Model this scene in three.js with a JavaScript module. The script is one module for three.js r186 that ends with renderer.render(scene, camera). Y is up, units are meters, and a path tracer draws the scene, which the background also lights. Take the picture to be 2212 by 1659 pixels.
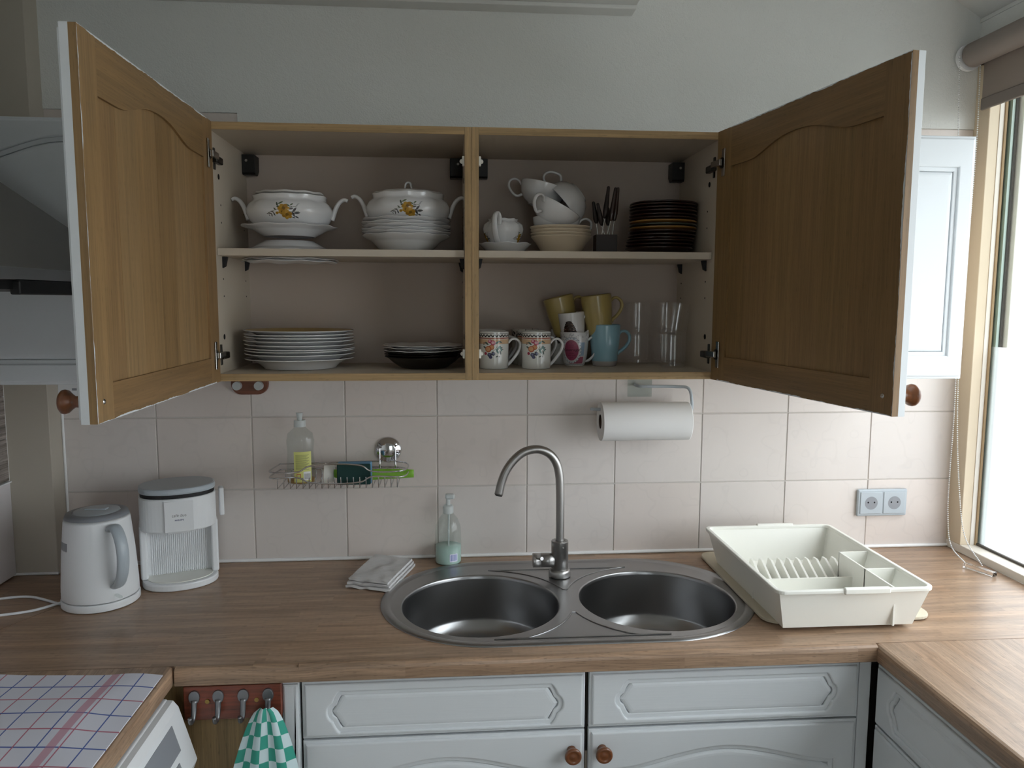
import * as THREE from 'three';
import { RoundedBoxGeometry } from 'three/addons/geometries/RoundedBoxGeometry.js';
import { mergeGeometries, toCreasedNormals } from 'three/addons/utils/BufferGeometryUtils.js';

// ---------- camera, sky, exposure ----------
const H = 0.9;                                   // worktop height above the floor; heights below are measured from the worktop
const scene = new THREE.Scene();
const camera = new THREE.PerspectiveCamera(53.05, 2212 / 1659, 0.05, 200);
camera.rotation.set(-0.109085, -0.080603, 0.003702, 'YXZ');
camera.position.set(-0.2049, 0.7292 + H, 2.1315);
const renderer = new THREE.WebGLRenderer();
renderer.toneMapping = THREE.LinearToneMapping;
renderer.toneMappingExposure = 0.93;
renderer.shadowMap.enabled = true;
{ // even overcast sky, a little brighter overhead
  const W = 64, Hh = 32, d = new Float32Array(W * Hh * 4);
  for (let j = 0; j < Hh; j++) for (let i = 0; i < W; i++) {
    const up = Math.max(0, Math.sin(((j + 0.5) / Hh - 0.5) * Math.PI)), k = SKY() * (0.72 + 0.5 * up);
    d.set([k * 0.93, k * 0.975, k * 1.03, 1], (j * W + i) * 4);
  }
  const t = new THREE.DataTexture(d, W, Hh, THREE.RGBAFormat, THREE.FloatType);
  t.mapping = THREE.EquirectangularReflectionMapping; t.magFilter = THREE.LinearFilter; t.needsUpdate = true;
  scene.background = t;
}
function SKY() { return 6.5; }

// ---------- helpers ----------
const PI = Math.PI, V = (x, y, z) => new THREE.Vector3(x, y, z);
function rng(a) { return () => { a |= 0; a = a + 0x6D2B79F5 | 0; let t = Math.imul(a ^ a >>> 15, 1 | a); t = t + Math.imul(t ^ t >>> 7, 61 | t) ^ t; return ((t ^ t >>> 14) >>> 0) / 4294967296; }; }
const used = new Map();
function numbered(n) { const k = used.get(n) ?? 0; used.set(n, k + 1); return k ? n + '_' + String(k).padStart(3, '0') : n; }
function tag(o, label, category, group) { o.userData = { label, category }; if (group) o.userData.group = group; return o; }
function thing(name, label, category, [x, y, z] = [0, 0, 0], turn = 0, group) {
  const o = new THREE.Group(); o.name = numbered(name); o.position.set(x, y + H, z); o.rotation.y = turn; scene.add(o);
  return tag(o, label, category, group);
}
function structure(name) { const o = new THREE.Group(); o.name = name; o.position.y = H; o.userData = { kind: 'structure' }; scene.add(o); return o; }
function clean(g) { if (g.index) g = g.toNonIndexed(); for (const k of Object.keys(g.attributes)) if (!['position', 'normal', 'uv'].includes(k)) g.deleteAttribute(k); return g; }
function merge(list) { return list.length === 1 ? list[0] : mergeGeometries(list.map(clean)); }
function part(name, geo, material, parent) {
  const m = new THREE.Mesh(Array.isArray(geo) ? merge(geo) : geo, material); m.name = name; m.castShadow = m.receiveShadow = true; parent.add(m); return m;
}
function piece(name, geo, material, parent, x = 0, y = 0, z = 0) { const m = part(name, geo, material, parent); m.position.set(x, y, z); return m; }
function copy(root, [x, y, z], turn, label, group) {
  const r = root.clone(); r.name = numbered(root.name.replace(/_\d{3}$/, '')); r.position.set(x, y + H, z); if (turn !== undefined) r.rotation.y = turn;
  r.userData = { ...root.userData }; if (label) r.userData.label = label; if (group) r.userData.group = group; scene.add(r); return r;
}
// uv in metres from the position, grain running along an axis
function gridUV(g, grain = 'x', ou = 0, ov = 0) {
  if (g.index) g = g.toNonIndexed();
  const p = g.attributes.position, n = g.attributes.normal, uv = new Float32Array(p.count * 2), ax = 'xyz'.indexOf(grain), o = [0, 1, 2].filter((k) => k !== ax);
  for (let i = 0; i < p.count; i++) {
    const P = [p.getX(i), p.getY(i), p.getZ(i)], N = [n.getX(i), n.getY(i), n.getZ(i)].map(Math.abs);
    let u, v;
    if (N[ax] > N[o[0]] && N[ax] > N[o[1]]) { u = P[o[0]]; v = P[o[1]]; } else { u = P[ax]; v = N[o[0]] > N[o[1]] ? P[o[1]] + 0.37 * P[o[0]] : P[o[0]] + 0.37 * P[o[1]]; }
    uv[2 * i] = u + ou; uv[2 * i + 1] = v + ov;
  }
  g.setAttribute('uv', new THREE.BufferAttribute(uv, 2)); return g;
}
const at = (g, x, y, z) => g.translate(x, y, z);
const box = (w, h, d, x, y, z, r = 0) => at(r ? new RoundedBoxGeometry(w, h, d, 2, r) : new THREE.BoxGeometry(w, h, d), x, y, z);
const span = (x0, x1, y0, y1, z0, z1, r = 0) => box(x1 - x0, y1 - y0, z1 - z0, (x0 + x1) / 2, (y0 + y1) / 2, (z0 + z1) / 2, r);
const cyl = (r0, r1, h, x, y, z, seg = 32) => at(new THREE.CylinderGeometry(r1, r0, h, seg), x, y + h / 2, z);   // from y up
const lathe = (pts, seg = 56) => new THREE.LatheGeometry(smoothPts(pts), seg);
function smoothPts(pts) { return pts.map(([x, y]) => new THREE.Vector2(Math.max(x, 1e-5), y)); }
function spline(pts, n = 40) { return new THREE.SplineCurve(pts.map(([x, y]) => new THREE.Vector2(x, y))).getPoints(n).map((p) => [p.x, p.y]); }
const tube = (pts, r, n = 48, k = 8) => new THREE.TubeGeometry(new THREE.CatmullRomCurve3(pts.map((p) => (p.isVector3 ? p : V(...p)))), n, r, k);
const rod = (a, b, r, k = 8) => { const A = V(...a), B = V(...b), d = B.clone().sub(A), g = new THREE.CylinderGeometry(r, r, d.length(), k); g.applyQuaternion(new THREE.Quaternion().setFromUnitVectors(V(0, 1, 0), d.clone().normalize())); return at(g, (A.x + B.x) / 2, (A.y + B.y) / 2, (A.z + B.z) / 2); };
// an elliptical section swept along a path that lies in a plane with normal "up"; sec(t) gives [across, along up]
function sweep(pts, sec, up = [0, 0, 1], n = 40, k = 14, straight = false) {
  const c = straight ? null : new THREE.CatmullRomCurve3(pts.map((p) => V(...p))), P = straight ? pts.map((p) => V(...p)) : c.getPoints(n);
  n = P.length - 1;
  const B = V(...up).normalize(), pos = [], uv = [], idx = [];
  for (let i = 0; i <= n; i++) {
    const T = P[Math.min(n, i + 1)].clone().sub(P[Math.max(0, i - 1)]).normalize(), N = B.clone().cross(T).normalize(), [a, b] = sec(i / n);
    for (let j = 0; j <= k; j++) { const w = j / k * 2 * PI, q = P[i].clone().addScaledVector(N, a * Math.cos(w)).addScaledVector(B, b * Math.sin(w)); pos.push(q.x, q.y, q.z); uv.push(i / n, j / k); }
  }
  for (let i = 0; i < n; i++) for (let j = 0; j < k; j++) { const a = i * (k + 1) + j, b = a + k + 1; idx.push(a, a + 1, b, b, a + 1, b + 1); }
  for (const [i, s] of [[0, 1], [n, -1]]) { const c0 = pos.length / 3; pos.push(P[i].x, P[i].y, P[i].z); uv.push(0, 0); for (let j = 0; j < k; j++) { const a = i * (k + 1) + j; s > 0 ? idx.push(c0, a + 1, a) : idx.push(c0, a, a + 1); } }
  const g = new THREE.BufferGeometry(); g.setAttribute('position', new THREE.Float32BufferAttribute(pos, 3)); g.setAttribute('uv', new THREE.Float32BufferAttribute(uv, 2)); g.setIndex(idx); g.computeVertexNormals(); return g;
}
function surface(fn, n, m) { // open sheet, fn(u, v) -> [x, y, z]
  const pos = [], uv = [], idx = [];
  for (let j = 0; j <= m; j++) for (let i = 0; i <= n; i++) { pos.push(...fn(i / n, j / m)); uv.push(i / n, j / m); }
  for (let j = 0; j < m; j++) for (let i = 0; i < n; i++) { const a = j * (n + 1) + i, b = a + n + 1; idx.push(a, a + 1, b, b, a + 1, b + 1); }
  const g = new THREE.BufferGeometry(); g.setAttribute('position', new THREE.Float32BufferAttribute(pos, 3)); g.setAttribute('uv', new THREE.Float32BufferAttribute(uv, 2)); g.setIndex(idx); g.computeVertexNormals(); return g;
}
function sheet(fn, n, m, t) { // a cloth with thickness: two sides and an edge
  const a = surface(fn, n, m), nrm = a.attributes.normal, p = a.attributes.position, b = a.clone();
  for (let i = 0; i < p.count; i++) b.attributes.position.setXYZ(i, p.getX(i) - nrm.getX(i) * t, p.getY(i) - nrm.getY(i) * t, p.getZ(i) - nrm.getZ(i) * t);
  const bi = Array.from(b.index.array); for (let i = 0; i < bi.length; i += 3) [bi[i], bi[i + 1]] = [bi[i + 1], bi[i]]; b.setIndex(bi); b.computeVertexNormals();
  const rim = []; for (let i = 0; i <= n; i++) rim.push(i); for (let j = 1; j <= m; j++) rim.push(j * (n + 1) + n); for (let i = n - 1; i >= 0; i--) rim.push(m * (n + 1) + i); for (let j = m - 1; j >= 0; j--) rim.push(j * (n + 1));
  const pos = [], uv = [], idx = [];
  rim.forEach((r, q) => { for (const s of [a, b]) { const P = s.attributes.position; pos.push(P.getX(r), P.getY(r), P.getZ(r)); uv.push(a.attributes.uv.getX(r), a.attributes.uv.getY(r)); } if (q) { const k = q * 2; idx.push(k - 2, k - 1, k, k, k - 1, k + 1); } });
  const e = new THREE.BufferGeometry(); e.setAttribute('position', new THREE.Float32BufferAttribute(pos, 3)); e.setAttribute('uv', new THREE.Float32BufferAttribute(uv, 2)); e.setIndex(idx); e.computeVertexNormals();
  return merge([a, b, e]);
}
const shapeOf = (pts, holes = []) => { const s = new THREE.Shape(pts.map(([x, y]) => new THREE.Vector2(x, y))); s.holes = holes.map((h) => new THREE.Path(h.map(([x, y]) => new THREE.Vector2(x, y)))); return s; };
function extrude(pts, depth, { holes = [], bevel = 0, bt = bevel, seg = 2, offset = 0 } = {}) {
  return new THREE.ExtrudeGeometry(shapeOf(pts, holes), { depth, bevelEnabled: bevel > 0, bevelSize: bevel, bevelThickness: bt, bevelSegments: seg, bevelOffset: offset, curveSegments: 12 });
}
function inset(pts, d) { // moves a counter-clockwise outline inwards by d
  const n = pts.length;
  return pts.map((p, i) => {
    const a = pts[(i + n - 1) % n], b = pts[(i + 1) % n];
    const e = (q, r) => { const l = Math.hypot(r[0] - q[0], r[1] - q[1]) || 1e-9; return [-(r[1] - q[1]) / l, (r[0] - q[0]) / l]; };
    const m = e(a, p), o = e(p, b), k = Math.max(0.35, 1 + m[0] * o[0] + m[1] * o[1]);
    return [p[0] + d * (m[0] + o[0]) / k, p[1] + d * (m[1] + o[1]) / k];
  });
}
const ring = (cx, cy, rx, ry, n = 48, a0 = 0) => Array.from({ length: n }, (_, i) => { const a = a0 + i / n * 2 * PI; return [cx + rx * Math.cos(a), cy + ry * Math.sin(a)]; });
function rounded(x0, x1, y0, y1, r, k = 6) {
  const o = []; for (const [cx, cy, a] of [[x1 - r, y0 + r, -PI / 2], [x1 - r, y1 - r, 0], [x0 + r, y1 - r, PI / 2], [x0 + r, y0 + r, PI]]) for (let i = 0; i <= k; i++) o.push([cx + r * Math.cos(a + i / k * PI / 2), cy + r * Math.sin(a + i / k * PI / 2)]);
  return o;
}

// ---------- noise and textures ----------
function lattice(seed, px, py) { const r = rng(seed), t = new Float32Array(px * py); for (let i = 0; i < t.length; i++) t[i] = r(); return (x, y) => { // periodic value noise
  const i = Math.floor(x), j = Math.floor(y), fx = x - i, fy = y - j, sx = fx * fx * (3 - 2 * fx), sy = fy * fy * (3 - 2 * fy), i0 = ((i % px) + px) % px, i1 = (i0 + 1) % px, j0 = (((j % py) + py) % py) * px, j1 = (((j + 1) % py + py) % py) * px;
  const a = t[j0 + i0] + (t[j0 + i1] - t[j0 + i0]) * sx, b = t[j1 + i0] + (t[j1 + i1] - t[j1 + i0]) * sx; return a + (b - a) * sy; }; }
function pixels(W, Hh, fn, srgb = true, sx = 1, sy = 1) {
  const d = new Uint8Array(W * Hh * 4);
  for (let j = 0; j < Hh; j++) for (let i = 0; i < W; i++) { const c = fn(i / W, j / Hh), k = (j * W + i) * 4; if (c.length) { d[k] = c[0]; d[k + 1] = c[1]; d[k + 2] = c[2]; } else d[k] = d[k + 1] = d[k + 2] = c; d[k + 3] = 255; }
  const t = new THREE.DataTexture(d, W, Hh); t.magFilter = THREE.LinearFilter; t.minFilter = THREE.LinearMipmapLinearFilter; t.wrapS = t.wrapT = THREE.RepeatWrapping; if (srgb) t.colorSpace = THREE.SRGBColorSpace;
  t.repeat.set(1 / sx, 1 / sy); t.needsUpdate = true; return t;      // sx, sy: size in metres of one repeat
}
function painted(W, Hh, draw) { const c = document.createElement('canvas'); c.width = W; c.height = Hh; const g = c.getContext('2d'); draw(g, W, Hh); const t = new THREE.CanvasTexture(c); t.colorSpace = THREE.SRGBColorSpace; t.anisotropy = 8; return t; }
const clamp8 = (v) => Math.max(0, Math.min(255, v));
function oak(seed, base, contrast = 1, W = 1024, Hh = 512) { // grain along u; one repeat is 0.9 x 0.3 m
  const a = lattice(seed, 5, 40), b = lattice(seed + 1, 12, 160), c = lattice(seed + 2, 60, 256), e = lattice(seed + 3, 3, 6);
  return pixels(W, Hh, (u, v) => {
    const w = v + 0.012 * e(u * 3, v * 6), n = (a(u * 5, w * 40) - 0.5) * 0.16 + (b(u * 12, w * 160) - 0.5) * 0.15, p = c(u * 60, w * 256), k = 1 + contrast * (n - (p > 0.78 ? (p - 0.78) * 0.75 : 0));
    return [clamp8(base[0] * k), clamp8(base[1] * (0.02 + 0.98 * k)), clamp8(base[2] * (k * 1.06 - 0.06))];
  }, true, 0.9, 0.3);
}
const std = (o) => new THREE.MeshStandardMaterial(o), phys = (o) => new THREE.MeshPhysicalMaterial(o);
const M = {};
M.oakStaves = [[140, 110, 71], [150, 119, 79], [145, 114, 76], [134, 104, 67], [153, 123, 84]].map((c, i) => std({ map: oak(11 + i * 5, c, 0.75, 512, 512), roughness: 0.5 }));
M.oak = M.oakStaves[2];
M.oakEdge = std({ map: oak(61, [174, 145, 103], 0.9, 512, 256), roughness: 0.5 });
M.oakPanel = std({ map: oak(71, [140, 116, 80], 1.1, 512, 512), roughness: 0.6 });
{ // laminate printed like glued oak strips; one repeat is 2.0 x 0.65 m
  const R = rng(5), rows = 15, strips = [];
  for (let r = 0; r < rows; r++) { const cuts = []; let x = R() * 0.15; while (x < 1) { cuts.push([x, 0.78 + R() * 0.34, R() * 7, R()]); x += 0.10 + R() * 0.22; } strips.push(cuts); }
  const a = lattice(31, 8, 60), b = lattice(32, 40, 512), c = lattice(33, 150, 700), e = lattice(34, 14, 8);
  M.worktopMap = pixels(2048, 1024, (u, v) => {
    const r = Math.min(rows - 1, Math.floor(v * rows)), row = strips[r]; let s = row[row.length - 1]; for (const q of row) if (u >= q[0]) s = q;
    const w = v + 0.02 * e(u * 14 + s[2], v * 8), n = (a(u * 8 + s[2], w * 60 + s[2]) - 0.5) * 0.2 + (b(u * 40, w * 512) - 0.5) * 0.2, p = c(u * 150, w * 700), k = (0.86 + 0.14 * s[1]) * (1 + n - (p > 0.74 ? (p - 0.74) * 0.8 : 0));
    return [clamp8(164 * k), clamp8(137 * k - s[3] * 3), clamp8(114 * k - s[3] * 5)];
  }, true, 2.0, 0.65);
}
M.worktop = std({ map: M.worktopMap, roughness: 0.3 });
const grit = lattice(41, 256, 256), grit2 = lattice(42, 64, 64), grit3 = lattice(43, 512, 512);
M.plasterBump = pixels(512, 512, (u, v) => 110 + 70 * grit(u * 256, v * 256) + 50 * grit2(u * 64, v * 64) - (grit3(u * 512, v * 512) > 0.93 ? 60 : 0), false, 0.6, 0.6);
M.plaster = std({ color: 0xe4e5e2, roughness: 0.95, bumpMap: M.plasterBump, bumpScale: 0.0016 });
M.ceiling = std({ color: 0xdededb, roughness: 0.9 });
const vein = lattice(44, 9, 9), vein2 = lattice(45, 30, 30);
M.tileMap = pixels(512, 512, (u, v) => { const n = vein(u * 9, v * 9) * 0.6 + vein2(u * 30, v * 30) * 0.4, k = 1 - 0.018 * Math.max(0, 1 - Math.abs(n - 0.5) * 30) + (vein(u * 9 + 3, v * 9 + 5) - 0.5) * 0.02; return [222 * k, 214 * k, 209 * k]; }, true, 0.9, 0.9);
M.tiles = [0, 1, 2].map((i) => std({ map: M.tileMap, roughness: 0.33, color: [0xffffff, 0xfafafa, 0xfdfaf8][i] }));
M.grout = std({ color: 0xcfc9c3, roughness: 0.95 });
M.silicone = std({ color: 0xf2f2f2, roughness: 0.4 });
M.beige = std({ color: 0xd8cdbd, roughness: 0.6 });
M.brushBump = pixels(256, 256, (u, v) => 110 + 60 * lattice0(u * 6, v * 200), false, 0.25, 0.25);
function lattice0(x, y) { return (lattice0.f ??= lattice(46, 6, 200))(x, y); }
M.whitePaint = std({ color: 0xe3e7ea, roughness: 0.42, bumpMap: M.brushBump, bumpScale: 0.0003 });
M.melamine = std({ color: 0xcbbfae, roughness: 0.5 });
M.black = std({ color: 0x0c0b0b, roughness: 0.45 });
M.darkHole = std({ color: 0x070606, roughness: 0.9 });
M.steel = std({ color: 0xb9b8b6, metalness: 1, roughness: 0.27 });
M.steelBrushed = phys({ color: 0xaaa8a6, metalness: 1, roughness: 0.34, anisotropy: 0.5 });
M.sinkSteel = std({ color: 0xa3a3a4, metalness: 1, roughness: 0.3 });
M.chrome = std({ color: 0xd8d8da, metalness: 1, roughness: 0.07 });
M.nickel = std({ color: 0xc6c4c0, metalness: 1, roughness: 0.2 });
M.darkMetal = std({ color: 0x4a4844, metalness: 1, roughness: 0.35 });
M.castIron = std({ color: 0x8e8f92, metalness: 0.9, roughness: 0.38 });
M.brass = std({ color: 0xb79a5c, metalness: 1, roughness: 0.35 });
M.china = phys({ color: 0xe9e9ea, roughness: 0.18, clearcoat: 0.5, clearcoatRoughness: 0.06 });
M.chinaDull = phys({ color: 0xdedbd8, roughness: 0.35, clearcoat: 0.2, clearcoatRoughness: 0.15 });
M.creamBowl = std({ color: 0xdccbb2, roughness: 0.38 });
M.brownGlaze = phys({ color: 0x2a120b, roughness: 0.3, clearcoat: 0.6, clearcoatRoughness: 0.12 });
M.ochreGlaze = phys({ color: 0x9a7038, roughness: 0.3, clearcoat: 0.6, clearcoatRoughness: 0.12 });
M.greenGlaze = phys({ color: 0x39403a, roughness: 0.3, clearcoat: 0.6, clearcoatRoughness: 0.12 });
M.blackGlaze = phys({ color: 0x14100d, roughness: 0.35, clearcoat: 0.3 });
M.yellowGlaze = phys({ color: 0xb3a062, roughness: 0.28, clearcoat: 0.5, clearcoatRoughness: 0.08 });
M.blueGlaze = phys({ color: 0x8db7c6, roughness: 0.28, clearcoat: 0.5, clearcoatRoughness: 0.08 });
M.rawClay = std({ color: 0xb0aaa6, roughness: 0.8 });
M.glass = phys({ color: 0xffffff, roughness: 0.02, transmission: 1, thickness: 0, ior: 1.47 });
M.clearPlastic = phys({ color: 0xf3f6f5, roughness: 0.06, transmission: 1, thickness: 0, ior: 1.45 });
M.acrylic = phys({ color: 0xffffff, roughness: 0.03, transmission: 1, thickness: 0.01, ior: 1.49 });
M.frostPlastic = phys({ color: 0xe9eeee, roughness: 0.45, transmission: 0.5, thickness: 0 });
M.whitePlastic = std({ color: 0xeaecee, roughness: 0.32 });
M.creamPlastic = std({ color: 0xf3f2ea, roughness: 0.36 });
M.greyPlastic = std({ color: 0xb3bcc3, roughness: 0.3 });
M.midGrey = std({ color: 0x8d9096, roughness: 0.4 });
M.knobWood = phys({ map: oak(81, [120, 72, 42], 1.2, 256, 128), roughness: 0.35, clearcoat: 0.4, clearcoatRoughness: 0.15 });
M.darkWood = std({ color: 0x20130f, roughness: 0.5 });
M.redWood = phys({ map: oak(91, [126, 66, 48], 1.3, 512, 256), roughness: 0.4, clearcoat: 0.3, clearcoatRoughness: 0.2 });
M.plaqueWood = std({ map: oak(95, [112, 66, 46], 1.0, 256, 128), roughness: 0.45 });
M.rubber = std({ color: 0x141418, roughness: 0.6 });
M.windowWood = std({ color: 0xd9c9b0, roughness: 0.5 });
M.windowCream = std({ color: 0xe6e0d6, roughness: 0.45 });
M.windowWhite = std({ color: 0xf0f1ee, roughness: 0.4 });
M.bead = std({ color: 0xa98f6c, roughness: 0.6 });
M.pane = phys({ color: 0xf4f8f6, roughness: 0.0, transmission: 1, thickness: 0, ior: 1.5 });
M.foil = phys({ color: 0xf2f4f4, roughness: 0.8, transmission: 1, thickness: 0, ior: 1.4 });
// ---------- the room ----------
const XL = -1.356, XR = 1.275, ZF = 6.6, TOP = 2.1, EAVE = 1.512;
{
  const w = structure('wall_back');
  part('plaster', gridUV(span(XL - 0.1, XR + 0.13, 1.2126, TOP + 0.15, -0.12, 0.003)), M.plaster, w);
  part('plaster', gridUV(span(-0.757, 0.6, 1.119, 1.2126, -0.01, 0.003)), M.plaster, w);
  part('grout', span(XL - 0.1, XR + 0.13, -0.9, 1.2126, -0.12, -0.0022), M.grout, w);
  const R = rng(7), xs = [-1.2485]; for (let k = -1; k <= 9; k++) { const x = -1 + 0.2525 * (k + 0); if (x > -1.2 && x < 1.2) xs.push(x); } xs.push(XR + 0.002);
  const ys = [0.0047, 0.2061, 0.4074, 0.6087, 0.81, 1.0113, 1.2126];
  for (let i = 0; i + 1 < xs.length; i++) for (let j = 0; j < 6; j++) {
    const tw = xs[i + 1] - xs[i] - 0.0032, th = ys[j + 1] - ys[j] - 0.0032, cx = (xs[i] + xs[i + 1]) / 2, cy = (ys[j] + ys[j + 1]) / 2;
    const t = piece('tile', gridUV(new RoundedBoxGeometry(tw, th, 0.008, 2, 0.0016), 'x', R() * 3, R() * 3), M.tiles[Math.floor(R() * 3)], w, cx + (R() - 0.5) * 0.0006, cy + (R() - 0.5) * 0.0006, -0.004 + R() * 0.0004);
    t.rotation.set((R() - 0.5) * 0.002, (R() - 0.5) * 0.002, (R() - 0.5) * 0.002);
  }
  const s = structure('trim_1'); // white silicone joint between tiles and worktop
  part('bead', [sweep([[-1.24, 0.0045, 0.002], [1.278, 0.0045, 0.002]], () => [0.006, 0.005], [0, 1, 0], 1, 10), sweep([[-1.2405, 0.004, 0.004], [-1.2405, 1.12, 0.004]], () => [0.0035, 0.0035], [0, 0, 1], 1, 8)], M.silicone, s);
  const b = structure('wall_boxing'); // boxed-in pipes in the corner
  part('boxing', gridUV(span(XL, -1.2435, -0.9, TOP, -0.004, 0.067, 0.002)), std({ color: 0xbdb5a8, roughness: 0.7 }), b);
  part('bead', [sweep([[-1.352, 0.004, 0.068], [-1.2425, 0.004, 0.068]], () => [0.004, 0.004], [0, 1, 0], 1, 8), sweep([[-1.354, 0, 0.068], [-1.354, 0.55, 0.068]], () => [0.004, 0.004], [0, 0, 1], 1, 8)], M.silicone, b);
}
{
  const w = structure('wall_left');
  part('plaster', gridUV(span(XL - 0.1, XL, -0.9, TOP + 0.15, -0.1, ZF + 0.1), 'z'), M.plaster, w);
  const glossy = std({ color: 0xe9e4e6, roughness: 0.16 });
  for (let k = 0; k < 4; k++) part('tile', span(XL, XL + 0.0075, 0.004, 0.2515, 0.069 + k * 0.302, 0.069 + k * 0.302 + 0.3, 0.0015), glossy, w);
  part('ledge', span(XL, XL + 0.012, 0.2515, 0.2555, 0.069, 1.6, 0.001), M.whitePlastic, w);
  const grey = std({ map: oak(101, [150, 140, 134], 2.2, 512, 256), roughness: 0.6 });
  for (let k = 0; k < 3; k++) part('panel', gridUV(span(XL, XL + 0.006, 0.257 + k * 0.11, 0.366 + k * 0.11, 0.069, 1.6, 0.001), 'z', k * 0.3, k * 0.13), grey, w);
}
{
  const w = structure('wall_right'), z0 = 0.062, z1 = 2.6, y1 = 1.44, x0 = XR, x1 = XR + 0.13;
  part('plaster', [span(x0, x1, y1, EAVE + 0.2, -0.12, ZF + 0.1), span(x0, x1, -0.9, -0.02, -0.12, ZF + 0.1), span(x0, x1, -0.02, y1, z1, ZF + 0.1), span(x0 + 0.02, x1, -0.02, y1, -0.12, -0.004)].map((g) => gridUV(g, 'z')), M.plaster, w);
  const v = structure('window_1');
  part('post', span(x0, x0 + 0.032, 0.022, y1, -0.004, z0, 0.0025), M.windowWood, v);
  part('reveal', span(x0 + 0.03, x0 + 0.043, 0.022, y1, -0.004, z0 + 0.002), M.windowCream, v);
  part('glazing_bead', span(x0 + 0.043, x0 + 0.05, 0.022, y1, -0.004, z0 + 0.006, 0.001), M.bead, v);
  part('spacer', span(x0 + 0.056, x0 + 0.064, 0.03, y1, -0.004, z0 + 0.014), std({ color: 0xa9bcb4, roughness: 0.4 }), v);
  part('gasket', span(x0 + 0.0645, x0 + 0.0715, 0.03, y1, -0.004, z0 + 0.019), M.rubber, v);
  part('outer_frame', [span(x0 + 0.075, x1 + 0.03, -0.03, y1 + 0.03, -0.02, z0 + 0.035, 0.003), span(x0 + 0.075, x1 + 0.03, -0.05, 0.012, z0, z1)], M.windowWhite, v);
  part('sill_rail', span(x0, x0 + 0.055, -0.0005, 0.0225, -0.004, z1, 0.0025), M.windowCream, v);
  part('gasket', span(x0 + 0.046, x0 + 0.053, 0.0225, 0.029, z0, z1), std({ color: 0x55504a, roughness: 0.7 }), v);
  part('header', span(x0, x1, y1 - 0.06, y1, -0.004, z1, 0.002), M.windowWood, v);
  part('post', span(x0, x1, -0.0, y1, z1 - 0.06, z1, 0.002), M.windowCream, v);
  part('pane', at(new THREE.PlaneGeometry(z1 - 0.11, y1 - 0.06 - 0.602).rotateY(-PI / 2), x0 + 0.054, (y1 - 0.06 + 0.602) / 2, (z1 - 0.06 + 0.05) / 2), M.pane, v);
  part('frosted_pane', at(new THREE.PlaneGeometry(z1 - 0.11, 0.58).rotateY(-PI / 2), x0 + 0.054, 0.312, (z1 - 0.06 + 0.05) / 2), M.foil, v);
}
{
  const w = structure('wall_front'), a = -0.1, b = 1.15, t = 1.25; // far wall behind the camera with a glazed garden door
  part('plaster', [span(XL - 0.1, a, -0.9, TOP + 0.15, ZF, ZF + 0.12), span(b, XR + 0.13, -0.9, TOP + 0.15, ZF, ZF + 0.12), span(a, b, t, TOP + 0.15, ZF, ZF + 0.12)].map((g) => gridUV(g)), M.plaster, w);
  const v = structure('window_2'), m = (a + b) / 2;
  part('frame', [span(a, a + 0.07, -0.9, t, ZF, ZF + 0.09), span(b - 0.07, b, -0.9, t, ZF, ZF + 0.09), span(m - 0.05, m + 0.05, -0.9, t, ZF, ZF + 0.09), span(a, b, t - 0.07, t, ZF, ZF + 0.09), span(a, b, -0.9, -0.78, ZF, ZF + 0.09)], M.windowWhite, v);
  for (const [p, q] of [[a + 0.07, m - 0.05], [m + 0.05, b - 0.07]]) part('pane', at(new THREE.PlaneGeometry(q - p, t - 0.07 + 0.78), (p + q) / 2, (t - 0.07 - 0.78) / 2, ZF + 0.05), M.pane, v);
}
{
  const c = structure('ceiling'), k = (TOP - EAVE) / (XR - 0.287), s = [[XR + 0.13, EAVE - k * 0.13], [0.287, TOP], [XL - 0.1, TOP], [XL - 0.1, TOP + 0.15], [0.287, TOP + 0.15], [XR + 0.13, EAVE + 0.15]];
  part('boarding', gridUV(at(extrude(s, ZF + 0.3), 0, 0, -0.12)), M.ceiling, c);
  part('bulkhead', gridUV(span(XL, 0.287, 1.4965, TOP, 0, 0.42, 0.002)), M.ceiling, c);
  part('batten', span(XL, 0.2865, 1.486, 1.497, 0.003, 0.058, 0.003), M.ceiling, c);
  const t = structure('trim_2'); part('lath', span(XR - 0.004, XR, EAVE - 0.012, EAVE - 0.002, 0, ZF), M.ceiling, t);
  const f = structure('floor');
  const m = std({ map: oak(111, [148, 128, 110], 0.9, 512, 256), roughness: 0.5 });
  part('slab', span(XL - 0.1, XR + 0.13, -1.0, -0.912, -0.1, ZF + 0.12), M.grout, f);
  for (let i = 0; i < 14; i++) part('plank', gridUV(span(XL + i * 0.19, XL + i * 0.19 + 0.1885, -0.912, -0.9, 0, ZF, 0.001), 'z', i * 0.37, i * 0.21), m, f);
}
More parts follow.
